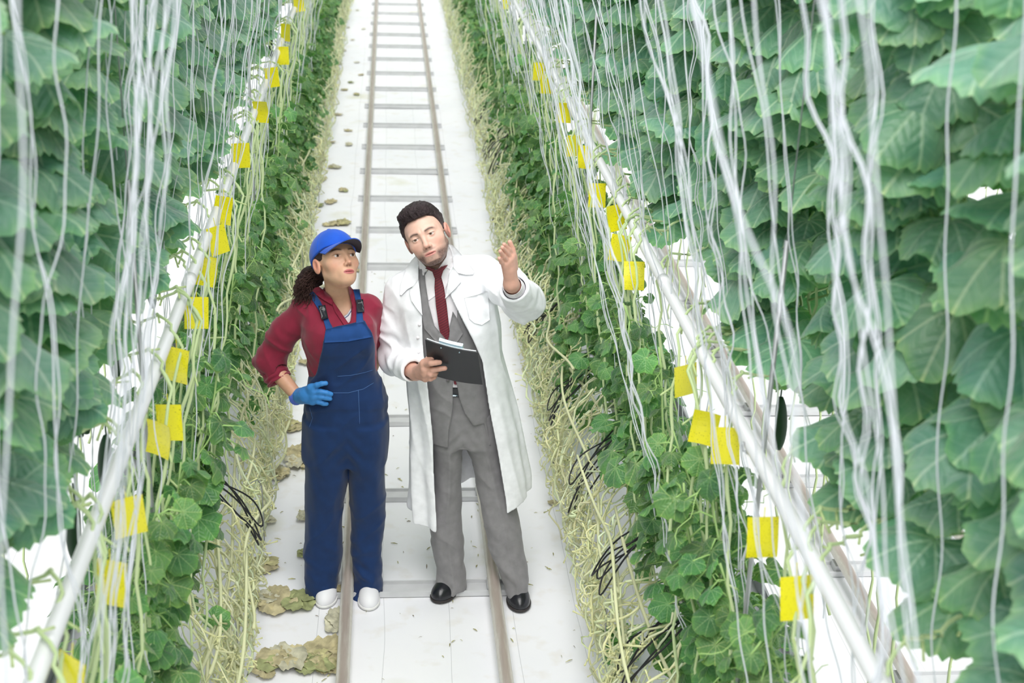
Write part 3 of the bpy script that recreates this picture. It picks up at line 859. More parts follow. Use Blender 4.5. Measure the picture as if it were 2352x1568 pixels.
def patch(name, poly, bvh, off, thick, mat, parent, step=6, Yd=4.9, smooth_it=3, puff=0):
    """cloth piece lying on a surface: outline densified, triangulated, dropped onto the surface, given thickness"""
    poly = [Vector(q) for q in poly]; B = []
    for i in range(len(poly)):
        a, b = poly[i], poly[(i+1) % len(poly)]; n = max(1, int((b-a).length/step))
        B += [a.lerp(b, k_/n) for k_ in range(n)]
    nb = len(B); xs_ = [q.x for q in B]; ys_ = [q.y for q in B]
    pa = np.array([[q.x, q.y] for q in poly]); I = []
    for a in np.arange(min(xs_), max(xs_), step):
        for b in np.arange(min(ys_), max(ys_), step): I.append((a+(step/2 if int(b/step) % 2 else 0), b))
    if I:
        I = np.array(I); I = I[polysd(I, pa) < -step*.45]
    pts = B+[Vector(q) for q in I]
    v2, _, f2, *_r = delaunay_2d_cdt(pts, [(i, (i+1) % nb) for i in range(nb)], [list(range(nb))], 1, 1e-4)
    Yv = np.full(len(v2), np.nan)
    for i, q in enumerate(v2):
        r_ = ray(q.x, q.y); h = bvh.ray_cast(CAM, r_) if bvh else (None,)
        if h[0] is not None: Yv[i] = h[0].y
    ok = ~np.isnan(Yv); fill = Yv[ok].mean() if ok.any() else Yd
    Yv = np.where(ok, Yv, fill)
    nbr = [set() for _ in v2]
    for f in f2:
        for a in range(len(f)): nbr[f[a]].add(f[(a+1) % len(f)]); nbr[f[(a+1) % len(f)]].add(f[a])
    for it in range(smooth_it):
        Yn = Yv.copy()
        for i, s in enumerate(nbr):
            if s: Yn[i] = min(Yv[i], .5*Yv[i]+.5*np.mean([Yv[j] for j in s])) if ok[i] else np.mean([Yv[j] for j in s])
        Yv = Yn
    front, back = [], []
    edge = polysd(np.array([[q.x, q.y] for q in v2]), pa)
    for i, q in enumerate(v2):
        bulge = puff*min(1, -edge[i]/8.0) if puff else 0
        p_ = P(q.x, q.y, Yv[i]); r_ = ray(q.x, q.y)
        front.append(tuple(p_-r_*(off+thick+bulge))); back.append(tuple(p_-r_*off))
    n = len(front); F_ = [list(f) for f in f2]
    ec = {}
    for f in F_:
        for a in range(len(f)):
            e = (f[a], f[(a+1) % len(f)]); ec[e] = 1
    side = [[a, b, b+n, a+n] for (a, b) in ec if (b, a) not in ec]
    mb = MB(); mb.add(front+back, F_+[[i+n for i in f][::-1] for f in F_]+side)
    return mb.obj(name, mat, parent, smooth=True)

def seam(name, pts, bvh, r, mat, parent, off=.001):
    o = []
    pts = [Vector(q) for q in pts]
    for i in range(len(pts)-1):
        for k_ in range(6):
            q = pts[i].lerp(pts[i+1], k_/6); r_ = ray(q.x, q.y); h = bvh.ray_cast(CAM, r_)
            if h[0] is not None: o.append(tuple(h[0]-r_*off))
    if len(o) < 3: return None
    mb = MB(); tube(mb, o, r, 5); return mb.obj(name, mat, parent)

def skin_mat(name):
    t = NT(name); b = t.b
    vc = t.n('VertexColor', layer_name='Col').outputs[0]
    nz = t.ramp(t.noise(60), .3, .7, (.95, .94, .94, 1), (1.03, 1.02, 1.02, 1))
    t.l(t.mix(1.0, vc, nz, 'MULTIPLY'), b.inputs['Base Color'])
    b.inputs['Roughness'].default_value = .48; b.inputs['Specular IOR Level'].default_value = .4
    b.inputs['Subsurface Weight'].default_value = .12; b.inputs['Subsurface Radius'].default_value = (.01, .004, .002); b.inputs['Subsurface Scale'].default_value = .6
    t.l(t.bump(t.noise(500), .08, .0005), b.inputs['Normal'])
    return t.mat
M['skin'] = skin_mat('skin')
M['hair'] = simple('hair', (255, 255, 255), .55, spec=.22, vcol=True, bump=.9, bscale=260, bdist=.004)
M['eye'] = simple('eyeball', (255, 255, 255), .12, vcol=True)
M['coat'] = fabric('white_coat_cotton', (243, 244, 248), .8, fold=.45, fscale=8, sheen=.1, fdist=.014)
M['shirtw'] = fabric('white_shirt_cotton', (240, 236, 240), .8, fold=.3, fscale=14, sheen=.1)
M['suit'] = fabric('grey_wool', (132, 130, 132), .9, fold=.45, fscale=9, var=.1, fdist=.01)
M['maroon'] = fabric('maroon_cotton', (134, 34, 58), .8, fold=.6, fscale=12, var=.08)
M['navy'] = fabric('navy_twill', (20, 48, 92), .85, fold=.5, fscale=8, var=.1, sheen=.15)
M['navy2'] = fabric('blue_webbing', (26, 68, 128), .8, fold=.2, fscale=20)
M['seam'] = simple('navy_stitching', (62, 96, 148), .8)
M['plastic'] = simple('black_plastic', (34, 36, 44), .35)
M['glove'] = fabric('blue_nitrile', (60, 128, 196), .45, fold=.35, fscale=38, sheen=0, stretch=(1, 1, 1), fdist=.005)
M['cuffb'] = fabric('violet_blue_knit', (86, 112, 212), .7, fold=.3, fscale=60, sheen=.1)
M['cap'] = fabric('royal_blue_cap_cotton', (22, 84, 196), .75, fold=.12, fscale=20)
M['capu'] = simple('dark_brim_lining', (58, 54, 68), .8)
M['shoew'] = simple('white_canvas', (232, 232, 236), .6)
M['leather'] = simple('black_leather', (24, 25, 32), .28, spec=.6, bump=.3, bscale=120, bdist=.001)
M['board'] = simple('black_board', (36, 37, 43), .42)
M['chrome'] = simple('chrome_clip', (190, 215, 228), .2, metal=.7)
M['paper'] = simple('paper', (235, 240, 246), .7)
def tie_mat():
    t = NT('maroon_striped_tie'); b = t.b
    g = t.n('NewGeometry').outputs['Position']; s = t.n('SeparateXYZ'); t.l(g, s.inputs[0])
    q = t.math('ADD', t.math('MULTIPLY', s.outputs[2], 95), t.math('MULTIPLY', s.outputs[0], -60))
    fr = t.math('GREATER_THAN', t.math('FRACT', q), .6)
    t.l(t.mix(fr, srgb(116, 34, 46), srgb(84, 24, 38)), b.inputs['Base Color']); b.inputs['Roughness'].default_value = .55
    return t.mat
M['tie'] = tie_mat()

# ---- head -------------------------------------------------------------
def head_frame(u, v, Y, yaw, pitch, roll):
    o = J(u, v, Y); d = (o-C3)/np.linalg.norm(o-C3)
    Bk = -d; Rr = R3-(R3@Bk)*Bk; Rr /= np.linalg.norm(Rr); Uu = np.cross(Bk, Rr)
    if Uu[2] < 0: Uu = -Uu
    Rr2 = Rr*math.cos(roll)+Uu*math.sin(roll); Uu = Uu*math.cos(roll)-Rr*math.sin(roll); Rr = Rr2
    sy_, cy_, sp, cp = math.sin(yaw), math.cos(yaw), math.sin(pitch), math.cos(pitch)
    f = Rr*sy_*cp+Uu*sp+Bk*cy_*cp; x = Rr*cy_-Bk*sy_; up_ = -Rr*sy_*sp+Uu*cp-Bk*cy_*sp
    return o, np.stack([x, f, up_], 1)      # world -> local: (p-o)@M

def ridge(p, fr, seed, w_=4):
    return (1-np.abs(vnoise(p*np.array(fr, float), seed)))**w_
def shear(p, zx=0., zy=0., xz=0.):
    q = p.copy(); q[:, 0] += zx*p[:, 2]; q[:, 1] += zy*p[:, 2]; q[:, 2] += xz*p[:, 0]; return q
def sgnx(q): return np.concatenate([q[:, :1]*0+np.abs(q[:, :1]), q[:, 1:]], 1)
def head_sdf(q, male):
    s = sgnx(q)
    w_ = 1.0 if male else .95
    d = el(q, (0, -.014, .034), (.0765*w_, .094, .084))
    d = smin(d, el(q, (0, .030, -.018), (.0610*w_, .060, .082)), .03)
    d = smin(d, el(q, (0, .045, -.070), (.040*w_, .042, .036)), .03)
    jr = .018 if male else .014
    d = smin(d, rc(s, (.047 if male else .042, .0, -.050), (.018 if male else .012, .068, -.088), jr+.003, jr), .022)
    d = smin(d, el(q, (0, .074, -.089 if male else -.091), (.021, .018, .015) if male else (.015, .016, .013)), .02)
    # cheek bones, brow
    d = smin(d, el(s, (.044*w_, .052, -.024), (.019, .017, .016)), .03)
    d = smin(d, rc(s, (.008, .0835, .017), (.045*w_, .066, .017), .0105 if male else .006, .007), .014)
    # eye sockets
    d = smax(d, -el(s, (.0315, .098, .0015), (.019, .018, .0125)), .014)
    # lids and eye opening
    d = smin(d, el(s, (.031, .0705, .0), (.0155, .0155, .0145)), .004)
    op = .0052 if not male else .0034
    d = smax(d, -el(s, (.031, .090, -.0008), (.0150, .012, op)), .0012)
    # nose
    nw = .92 if male else .76
    d = smin(d, rc(q, (0, .083, .012), (0, .1035, -.030), .0075*nw, .0105*nw), .010)
    d = smin(d, el(q, (0, .1075, -.034), (.0115*nw, .011, .0095*nw)), .007)
    d = smin(d, el(s, (.0125*nw, .0965, -.038), (.0075*nw, .010, .0075)), .005)
    d = smax(d, -el(s, (.0062, .1035, -.0445), (.0038, .006, .0035)), .003)
    # mouth
    d = smin(d, el(q, (0, .080, -.064), (.030, .018, .022)), .014)
    fl = .8 if male else .95
    d = smin(d, el(q, (0, .0925, -.0615), (.0215 if male else .0195, .0080, .0048*fl)), .004)
    d = smin(d, el(q, (0, .0920, -.0715), (.0175 if male else .0155, .0085, .0055*fl)), .004)
    d = smax(d, -el(q, (0, .1005, -.0665), (.0215, .0075, .0012 if not male else .0018)), .0025)
    # ears
    Re = rotm(-.25, 0, .35).T
    e = el(s, (.0800*w_, -.012, -.012), (.0075, .0185, .031), rotm(.15, .05, .30))
    e = smax(e, -el(s, (.0905*w_, -.009, -.008), (.0090, .0115, .020), rotm(.15, .05, .30)), .003)
    d = smin(d, e, .006)
    return d

def head_color(q, male):
    s = np.abs(q[:, 0]); y, z = q[:, 1], q[:, 2]; n = len(q)
    base = np.array(srgb(222, 182, 164)[:3]) if male else np.array(srgb(214, 170, 142)[:3])
    c = np.tile(base, (n, 1))
    def mixc(m, col): return c*(1-m[:, None])+np.array(col)[None]*m[:, None]
    g = lambda dx, dz, wx, wz: np.exp(-((dx/wx)**2+(dz/wz)**2))
    c = mixc(.28*g(s-.045, z+.035, .02, .02)*(y > 0), srgb(222, 140, 126)[:3])
    c = mixc(.35*g(s, z+.036, .014, .012)*(y > .08), srgb(216, 140, 124)[:3])
    c = mixc(.5*(s > .073)*(np.abs(z+.01) < .04), srgb(216, 132, 116)[:3])
    c = mixc(.55*g(y+.009, z+.008, .008, .015)*(s > .068), srgb(172, 96, 84)[:3])
    # brows
    zb = (.0150 if male else .0175)-.008*np.clip((s-.03)/.025, 0, 1)**2+(.006 if male else .007)*np.clip(s/.03, 0, 1)
    br = np.exp(-((z-zb)/(.0042 if male else .0034))**2)*np.clip((s-.010)/.006, 0, 1)*np.clip((.054-s)/.01, 0, 1)*(y > .03)
    c = mixc((.9 if male else .95)*br, srgb(58, 42, 40)[:3])
    # lids / lashes
    ld = np.exp(-((s-.031)/.0150)**4)*np.exp(-((z-(.0032 if male else .0050)+.5*np.maximum(0, s-.036)**1.0*.3)/.0017)**2)*(y > .06)
    c = mixc(.9*ld, srgb(50, 34, 32)[:3])
    c = mixc(.25*g(s-.031, z+.008, .014, .006)*(y > .05), srgb(170, 112, 100)[:3])
    # lips
    lip = np.clip(1.4-((s/(.0215 if male else .0195))**2+((z+.0665)/(.0074 if male else .0085))**2), 0, .35)/.35*(y > .075)
    c = mixc(lip*.85, srgb(*((196, 126, 120) if male else (184, 92, 100)))[:3])
    ml = np.exp(-((z+.0665)/.0012)**2)*(s < .022)*(y > .08)
    c = mixc(ml*.7, srgb(96, 44, 48)[:3])
    nos = g(s-.0062, z+.0445, .004, .003)*(y > .09)
    c = mixc(nos*.8, srgb(80, 40, 36)[:3])
    if male:
        nz = vnoise(q*260, 4)*.5+.5
        jaw = np.clip((-.052-z+.50*np.clip(.045-y, 0, .2))/.018, 0, 1)*np.clip((y+.02)/.02, 0, 1)*(s < .072)
        mous = g(s-.012, z+.052, .017, .0055)*(y > .06)
        chin = g(s, z+.083, .006, .006)*(y > .07)
        side = np.clip((s-.055)/.008, 0, 1)*np.clip((.0-z)/.02, 0, 1)*np.clip((y+.012)/.01, 0, 1)*np.clip((.05-y)/.02, 0, 1)
        m = np.clip(np.maximum.reduce([jaw*.85*np.clip((s-.012)/.02, .45, 1), mous*.6, chin*.6, side*.7, jaw*.85*np.clip((-.088-z)/.008, 0, 1)])*(.75+.35*nz), 0, .9)*(1-lip)
        c = mixc(m, srgb(70, 52, 54)[:3])
    return c

def eyes(o, Mx, parent, male, look=(0, 0)):
    for sg in (-1, 1):
        c = np.array([sg*.031, .0722, -.0002]); mb = MB(); r = .0130
        t = np.linspace(0, math.pi, 22); a = np.linspace(0, 2*math.pi, 24, endpoint=False)
        f = np.array([look[0], 1, look[1]]); f = f/np.linalg.norm(f); xa = np.cross(f, [0, 0, 1]); xa /= np.linalg.norm(xa); za = np.cross(xa, f)
        V, Cc = [], []
        for q in t:
            for b in a:
                V.append(c+r*(math.cos(q)*f*(1.03 if q < .3 else 1)+math.sin(q)*(math.cos(b)*xa+math.sin(b)*za)))
                Cc.append((.01, .008, .008) if q < .18 else ((.13, .07, .04) if q < .48 else ((.04, .025, .02) if q < .56 else (.66, .61, .59))))
        V = np.array(V)@Mx.T+o
        F_ = [[i*24+j, i*24+(j+1) % 24, (i+1)*24+(j+1) % 24, (i+1)*24+j] for i in range(21) for j in range(24)]
        mb.add(V, F_, col=np.array(Cc)); mb.obj('eye', M['eye'], parent)

def hand_sdf(p, wrist, palm, fingers, rp, k=.008, rw=.024, sy=1.0):
    """wrist point, palm control points [(p, r)], fingers [([joints], [radii])]"""
    d = None
    for q, r in palm:
        e = rc(p, wrist, q, rw*.82, r)
        d = e if d is None else smin(d, e, .012)
    for js, rs in fingers:
        e = chain(p, js, rs, .003)
        d = smin(d, e, k)
    return d

# ================================================================== the man
YM = 5.03
man = empty('person', (.33, 5.0, 0))
man_parts_at = Matrix.Translation((-.33, -5.0, 0))
mo, mM = head_frame(979, 541, 4.985, math.radians(-8), math.radians(0), math.radians(24))
def man_head(p):
    q = (p-mo)@mM
    d = head_sdf(q, True)
    nb = J(1012, 628, 5.03)
    d = smin(d, rc(p, mo+mM@np.array([0, -.022, -.05]), nb, .054, .058), .02)
    d = smin(d, el(p, nb+np.array([0, .01, -.03]), (.11, .06, .05)), .03)
    return d
mhands = {}
# raised hand
Yw = 4.66
w1 = J(1174, 652, Yw)
pb = [J(1159, 608, Yw-.03), J(1166, 601, Yw-.025), J(1173, 593, Yw-.015), J(1177, 587, Yw-.0)]
h1_palm = [(pb[0]+.0, .0135), (pb[1], .015), (pb[2], .0155), (pb[3], .0145), (J(1170, 620, Yw-.012), .019)]
h1_f = [([pb[0], J(1152, 602, Yw-.045), J(1147, 593, Yw-.058)], [.0102, .0084, .0068]),
        ([pb[1], J(1157, 589, Yw-.045), J(1149, 577, Yw-.06)], [.0106, .0090, .0072]),
        ([pb[2], J(1164, 580, Yw-.03), J(1154, 568, Yw-.05)], [.0108, .0092, .0074]),
        ([pb[3], J(1169, 573, Yw-.015), J(1158, 561, Yw-.03)], [.0106, .0090, .0072]),
        ([J(1180, 615, Yw+.01), J(1180, 590, Yw+.025), J(1177, 572, Yw+.03), J(1171, 556, Yw+.03)], [.016, .0125, .0105, .0088])]
elb1 = J(1203, 692, 4.86)
def man_h1(p):
    d = hand_sdf(p, w1, h1_palm, h1_f, 0, k=.0035)
    return smin(d, rc(p, w1+(elb1-w1)*.35, w1, .036, .0255), .015)
# hand on the clipboard
Yc_ = 4.74
w2 = J(955, 856, 4.83)
kb = [J(974, 836, Yc_), J(976, 848, Yc_-.006), J(977, 859, Yc_-.002), J(977, 869, Yc_+.008)]
h2_palm = [(kb[0], .0155), (kb[1], .016), (kb[2], .0155), (kb[3], .0135)]
h2_f = [([kb[0], J(990, 834, Yc_-.045), J(1002, 832.5, Yc_-.05), J(1010, 832, Yc_-.048)], [.0125, .0112, .0102, .0090]),
        ([kb[1], J(994, 849, Yc_-.030), J(1010, 846.5, Yc_-.034), J(1022, 845.5, Yc_-.034)], [.0128, .0115, .0102, .0090]),
        ([kb[2], J(989, 859.5, Yc_-.030), J(999, 857.5, Yc_-.020), J(1002, 856, Yc_-.004)], [.0125, .0112, .0100, .0088]),
        ([kb[3], J(989, 869.5, Yc_-.016), J(997, 866, Yc_-.010), J(1000, 863, Yc_+.004)], [.0112, .0100, .0090, .0078]),
        ([J(968, 846, Yc_+.03), J(974, 832, Yc_+.005), J(984, 824, Yc_-.008), J(992, 823, Yc_-.018)], [.015, .0125, .011, .009])]
elb2 = J(908, 822, 5.04)
def man_h2(p):
    d = hand_sdf(p, w2, h2_palm, h2_f, 0, rw=.026)
    return smin(d, rc(p, w2+(elb2-w2)*.4, w2, .036, .0265), .015)

def tips(js_list, V, c, male=True):
    """nails and pinker fingertips"""
    for js, rs in js_list:
        t = js[-1]; d = np.linalg.norm(V-t, axis=1)
        m = np.clip(1-d/.014, 0, 1)[:, None]*.45
        c = c*(1-m)+np.array(srgb(232, 178, 166)[:3])*m
    return c
mb = MB()
V, Fc = sdf_mesh(man_head, mo+[-.17, -.15, -.26], mo+[.2, .17, .16], .0019)
mb.add(V, Fc, col=head_color((V-mo)@mM, True))
sk = np.array(srgb(214, 166, 148)[:3])
for fn, lo, hi, fl in ((man_h1, w1+[-.1, -.14, -.12], w1+[.1, .16, .22], h1_f), (man_h2, w2+[-.12, -.2, -.1], w2+[.17, .2, .12], h2_f)):
    V, Fc = sdf_mesh(fn, lo, hi, .0021)
    mb.add(V, Fc, col=tips(fl, V, np.tile(sk, (len(V), 1))*(1+.05*vnoise(V*60, 2))[:, None]))
body_m = mb.obj('body', M['skin'], man)
eyes(mo, mM, body_m, True, look=(-.10, .22))

def man_hair(p):
    q = (p-mo)@mM; s = np.abs(q[:, 0]); x, y, z = q[:, 0], q[:, 1], q[:, 2]
    d = el(q, (0, -.012, .042), (.0835, .100, .092))
    d = smin(d, el(q, (-.008, .045, .098), (.060, .045, .026)), .025)      # quiff
    d += .0026*vnoise(q*np.array([110, 34, 60]), 5)+.0020*vnoise(q*np.array([300, 70, 160]), 6)
    hair_z = .072-.95*np.clip(s-.040, 0, 1)*1.0+.10*np.clip(.03-s, 0, 1)
    front = .068+.0*s
    # face side cut: forehead, temples
    cutf = np.minimum(y-(.045-.55*np.clip(.068-z, 0, .09)), .068-z+.0*s)
    cutf = np.minimum(y-np.interp(z, [-.06, -.02, .0, .03, .055, .066], [-.022, .002, .016, .030, .042, .058]), .0700-z-.04*np.clip(s-.04, 0, 1))
    d = smax(d, cutf, .006)
    low = np.interp(y, [-.1, -.05, -.02, .0, .02], [-.055, -.045, -.004, -.020, -.014])-z
    d = smax(d, low, .006)
    return d
def man_hair_col(V):
    q = (V-mo)@mM; t = np.clip((.065-q[:, 2])/.07, 0, 1)*np.clip((np.abs(q[:, 0])-.055)/.02, 0, 1)
    a, b = np.array(srgb(48, 38, 40)[:3]), np.array(srgb(92, 78, 80)[:3])
    c = a*(1-t[:, None])+b*t[:, None]
    return c*(1+.35*vnoise(q*np.array([200, 60, 90]), 8))[:, None]
sdf_obj('hair', man_hair, mo+[-.15, -.15, -.12], mo+[.15, .16, .17], .0022, M['hair'], man, man_hair_col)

# torso, suit and coat
tor_px = [(560+75, 935, 1100, YM, .07), (665, 918, 1128, YM, .095), (720, 925, 1122, YM, .112), (780, 940, 1118, YM, .115), (850, 955, 1120, YM, .112), (920, 968, 1132, YM, .118), (1000, 980, 1140, YM, .126)]
tor = rows_px(tor_px)
def shrink(rows, a, b): return [(z, cx, cy, rx-a, ry-b) for z, cx, cy, rx, ry in rows]
nbm = J(1008, 612, 5.035); shL = J(928, 668, 5.05); shR = J(1108, 628, 5.05)
def yoke(p, r):
    d = rc(p, nbm+np.array([0, 0, -.045]), shL, r+.012, r, .9)
    return smin(d, rc(p, nbm+np.array([0, 0, -.045]), shR, r+.012, r, .9), .03)
def man_shirt(p):
    d = loft(p, shrink(tor, .012, .012))
    d = smin(d, yoke(p, .045), .04)
    d = smin(d, rc(p, nbm+np.array([0, .0, -.03]), nbm+np.array([-.012, -.01, .022]), .064, .060), .01)
    ax = mM@np.array([0, 0, 1.])
    cut = (p-(nbm+np.array([-.012, -.01, .018])))@ax
    d = smax(d, cut, .004)
    d = smax(d, J(1040, 893, 4.92)[2]-p[:, 2], .002)
    return d+.0015*vnoise(p*np.array([30, 30, 12]), 11)
sh_m = sdf_obj('shirt', man_shirt, (-.05, 4.83, .6), (.5, 5.22, 1.5), .005, M['shirtw'], man)
vpoly = [(930, 560), (968, 600), (975, 660), (984, 710), (997, 752), (1029, 786), (1050, 740), (1052, 600), (1060, 540)]
jopen = [(1043, 868), (1040, 885), (1040, 940), (1036, 965), (1030, 992), (1029, 1030), (1125, 1030), (1112, 973), (1088, 978), (1068, 950), (1055, 915), (1047, 868)]
def man_jacket(p):
    d = loft(p, tor, fold=lambda th, z: 1+.01*np.sin(th*7+z*9))
    d = smin(d, yoke(p, .049), .04)
    d += .0025*vnoise(p*np.array([16, 16, 8]), 12)-.003*ridge(shear(p, xz=.6), (9, 9, 16), 62)
    d = smax(d, -region(p, vpoly, YM), .003)
    d = smax(d, -region(p, jopen, YM+.3), .003)
    return d
jk_m = sdf_obj('suit_jacket', man_jacket, (-.05, 4.85, .6), (.52, 5.2, 1.5), .005, M['suit'], man)

hips = rows_px([(850, 985, 1118, YM, .090), (930, 983, 1138, YM, .095), (985, 985, 1146, YM, .099), (1010, 992, 1142, YM, .095)])
legA = rows_px([(940, 983, 1066, YM, .085), (1010, 994, 1062, YM, .09), (1100, 997, 1058, YM-.005, .078), (1180, 982, 1059, YM-.02, .072), (1250, 994, 1062, YM-.03, .070), (1300, 1004, 1067, YM-.035, .072), (1342, 1002, 1070, YM-.05, .082)])
legB = rows_px([(940, 1052, 1142, YM, .085), (1010, 1062, 1152, YM, .09), (1050, 1083, 1156, YM, .085), (1100, 1094, 1168, YM-.01, .08), (1180, 1108, 1189, YM-.045, .076), (1250, 1122, 1203, YM-.08, .074), (1300, 1142, 1210, YM-.10, .074), (1362, 1161, 1214, YM-.125, .080)])
def crease(rows, amp):
    A = np.array(sorted(rows))
    def f(p):
        cx = np.interp(p[:, 2], A[:, 0], A[:, 1]); cy = np.interp(p[:, 2], A[:, 0], A[:, 2]); rx = np.interp(p[:, 2], A[:, 0], A[:, 3])
        return amp*np.exp(-((p[:, 0]-cx-.1*rx)/.008)**2)*(p[:, 1] < cy)
    return f
crA, crB = crease(legA, .004), crease(legB, .004)
def man_trousers(p):
    a = loft(p, legA)-crA(p); b = loft(p, legB)-crB(p); h = loft(p, hips)
    d = smin(smin(h, a, .03), smin(h, b, .03), .002)
    low = np.clip((.35-p[:, 2])/.2, 0, 1)
    d += (.003+.005*low)*vnoise(p*np.array([12, 12, 22])+np.stack([p[:, 2]*10, p[:, 0]*0, p[:, 0]*14], 1), 13)
    d -= .0045*ridge(shear(p, xz=.7), (8, 8, 13), 65)*np.clip((.8-p[:, 2])/.3, .2, 1)
    crot = J(1060, 1000, YM)
    ang = np.abs(p[:, 0]-crot[0])*1.2+p[:, 2]
    d += .0035*np.sin(ang*95)*np.exp(-((p[:, 2]-crot[2])/.07)**2-((p[:, 0]-crot[0])/.06)**2)*(p[:, 1] < YM)
    return d
tr_m = sdf_obj('trousers', man_trousers, (.05, 4.75, -.02), (.62, 5.2, .98), .005, M['suit'], man)
bv = world_bvh([tr_m, sh_m])
patch('belt', [(1036, 891), (1062, 892), (1066, 913), (1036, 910)], bv, .001, .004, M['leather'], man, step=5)
patch('belt_buckle', [(1036, 906), (1050, 907), (1051, 910), (1036, 909)], bv, .006, .003, M['chrome'], man, step=5)
bt = world_bvh([sh_m]); btc = world_bvh([sh_m, body_m])
patch('shirt_front', [(976, 632), (984, 620), (1012, 616), (1034, 604), (1034, 640), (1022, 664), (984, 690), (979, 660)], btc, .001, .003, M['shirtw'], sh_m, step=5)
tie = patch('tie', [(999, 634), (998, 660), (1001, 700), (1007, 745), (1012, 768), (1028, 784), (1033, 764), (1031, 745), (1026, 700), (1020, 660), (1013, 634)], btc, .006, .004, M['tie'], man, step=5, puff=.003)
patch('tie_knot', [(976, 616), (983, 612), (1001, 620), (1020, 610), (1029, 608), (1018, 622), (1013, 638), (998, 638), (993, 624)], btc, .010, .006, M['tie'], tie, step=4, puff=.006)
patch('tie_tail', [(1041, 862), (1045, 862), (1049, 884), (1043, 882)], bt, .003, .003, M['tie'], tie, step=4)
col_l = patch('shirt_collar', [(958, 592), (963, 598), (984, 618), (975, 626), (973, 638), (965, 625)], btc, .005, .004, M['shirtw'], sh_m, step=4)
col_r = patch('shirt_collar', [(1030, 562), (1038, 580), (1040, 600), (1038, 619), (1015, 611), (1006, 618), (1025, 590)], btc, .005, .004, M['shirtw'], sh_m, step=4)
bj = world_bvh([jk_m, sh_m])
patch('lapel', [(963, 606), (975, 600), (977, 650), (985, 700), (998, 748), (1030, 786), (1026, 800), (1000, 783), (975, 755), (968, 720), (966, 660)], bj, .003, .004, M['suit'], jk_m, step=6)
patch('lapel', [(1031, 786), (1033, 748), (1040, 715), (1052, 735), (1064, 765), (1040, 800)], bj, .003, .004, M['suit'], jk_m, step=6)
for q in ((1029, 871),):
    c = J(*q, 4.9); h = bj.ray_cast(CAM, ray(*q))
    if h[0]:
        mb = MB(); r_ = np.array(ray(*q)); hp = np.array(h[0]); tube(mb, [hp, hp-r_*.004], .008, 14); mb.obj('button', simple('grey_button', (110, 106, 108), .4), jk_m)

coat_rows = rows_px([(640, 928, 1108, YM, .09), (690, 908, 1140, YM, .125), (740, 912, 1148, YM, .14), (800, 920, 1152, YM, .145), (860, 935, 1165, YM, .145), (930, 940, 1182, YM, .15), (1000, 942, 1196, YM, .155), (1080, 942, 1210, YM, .165), (1150, 944, 1214, YM, .17), (1220, 946, 1220, YM, .175)])
open_c = [(905, 500), (955, 600), (961, 640), (969, 722), (972, 800), (984, 900), (994, 1000), (997, 1100), (1003, 1200), (1003, 1320), (1175, 1320), (1162, 1150), (1142, 1030), (1122, 930), (1108, 830), (1086, 780), (1062, 735), (1035, 680), (1030, 630), (1034, 585), (1038, 560), (1020, 500)]
hem = [(J(900, 1180, 4.9)[0], .345), (J(1003, 1192, 4.9)[0], .325), (J(1080, 1150, 5.1)[0], .40), (J(1160, 1143, 4.9)[0], .395), (J(1213, 1105, 4.95)[0], .445), (.8, .47)]
def coat_fold(th, z):
    t = np.clip((1.1-z)/.7, 0, 1)
    return 1+t*(.040*np.sin(th*9+z*2)+.026*np.sin(th*17+1.3+z*3))
aL = [shL+np.array([.0, 0, -.01]), J(911, 745, 5.05), elb2+np.array([0, 0, .0]), w2+np.array([-.012, .02, .002])]
aR = [shR+np.array([.0, 0, -.01]), J(1162, 655, 4.97), elb1, w1+(elb1-w1)*.16]
def sleeves(p, g=0.0):
    l = chain(p, aL, [.068+g, .066+g, .062+g, .046+g], .03)
    r = chain(p, aR, [.068+g, .070+g, .074+g, .050+g], .03)
    # folds that ring each bend
    eL = np.linalg.norm(p-aL[2], axis=1); eR = np.linalg.norm(p-aR[2], axis=1)
    l += .005*np.sin(eL*110+3*vnoise(p*18, 21))*np.exp(-(eL/.16)**2)
    r += .0045*np.sin(eR*90+3*vnoise(p*16, 22))*np.exp(-(eR/.14)**2)
    rg_ = ridge(shear(p, zx=.5, xz=.5), (11, 11, 14), 64)
    l -= .006*rg_; r -= .006*rg_
    return l, r
def cutplane(p, c, n): n = np.asarray(n)/np.linalg.norm(n); return (p-c)@n
def man_coat(p):
    body = loft(p, coat_rows, fold=coat_fold)
    body = smin(body, yoke(p, .070), .04)
    inner = body+.011
    l, r = sleeves(p)
    n1 = .0045*vnoise(p*np.array([15, 15, 6]), 15)-.0055*ridge(shear(p, zx=.25), (13, 13, 3.5), 63)
    body = np.maximum(body+n1, -(inner+n1))
    opn = region(p, open_c, YM+.0)
    body = smax(body, -opn, .004)
    hz = np.interp(p[:, 0], [a for a, b in hem], [b for a, b in hem])
    body = smax(body, hz-p[:, 2], .004)
    # sleeves, hollow at the cuff
    l = np.maximum(l, cutplane(p, w2+(elb2-w2)*.10, w2-elb2)); r = np.maximum(r, cutplane(p, w1+(elb1-w1)*.20, w1-elb1))
    li = rc(p, w2+(elb2-w2)*.35, w2, .036, .038); ri = rc(p, w1+(elb1-w1)*.5, w1, .044, .042)
    l = smax(l, -li, .003); r = smax(r, -ri, .003)
    sl = np.minimum(l, r)
    # keep the neck hole clear
    nk = rc(p, nbm+np.array([0, -.0, -.05]), nbm+mM@np.array([0, 0, .2]), .062, .085)
    body = smax(body, -nk, .006)
    sl = smax(sl, -nk, .004)
    return smin(body, sl, .022)
coat = sdf_obj('lab_coat', man_coat, (-.1, 4.55, .28), (.72, 5.30, 1.52), .0052, M['coat'], man)
bc = world_bvh([coat, jk_m, sh_m])
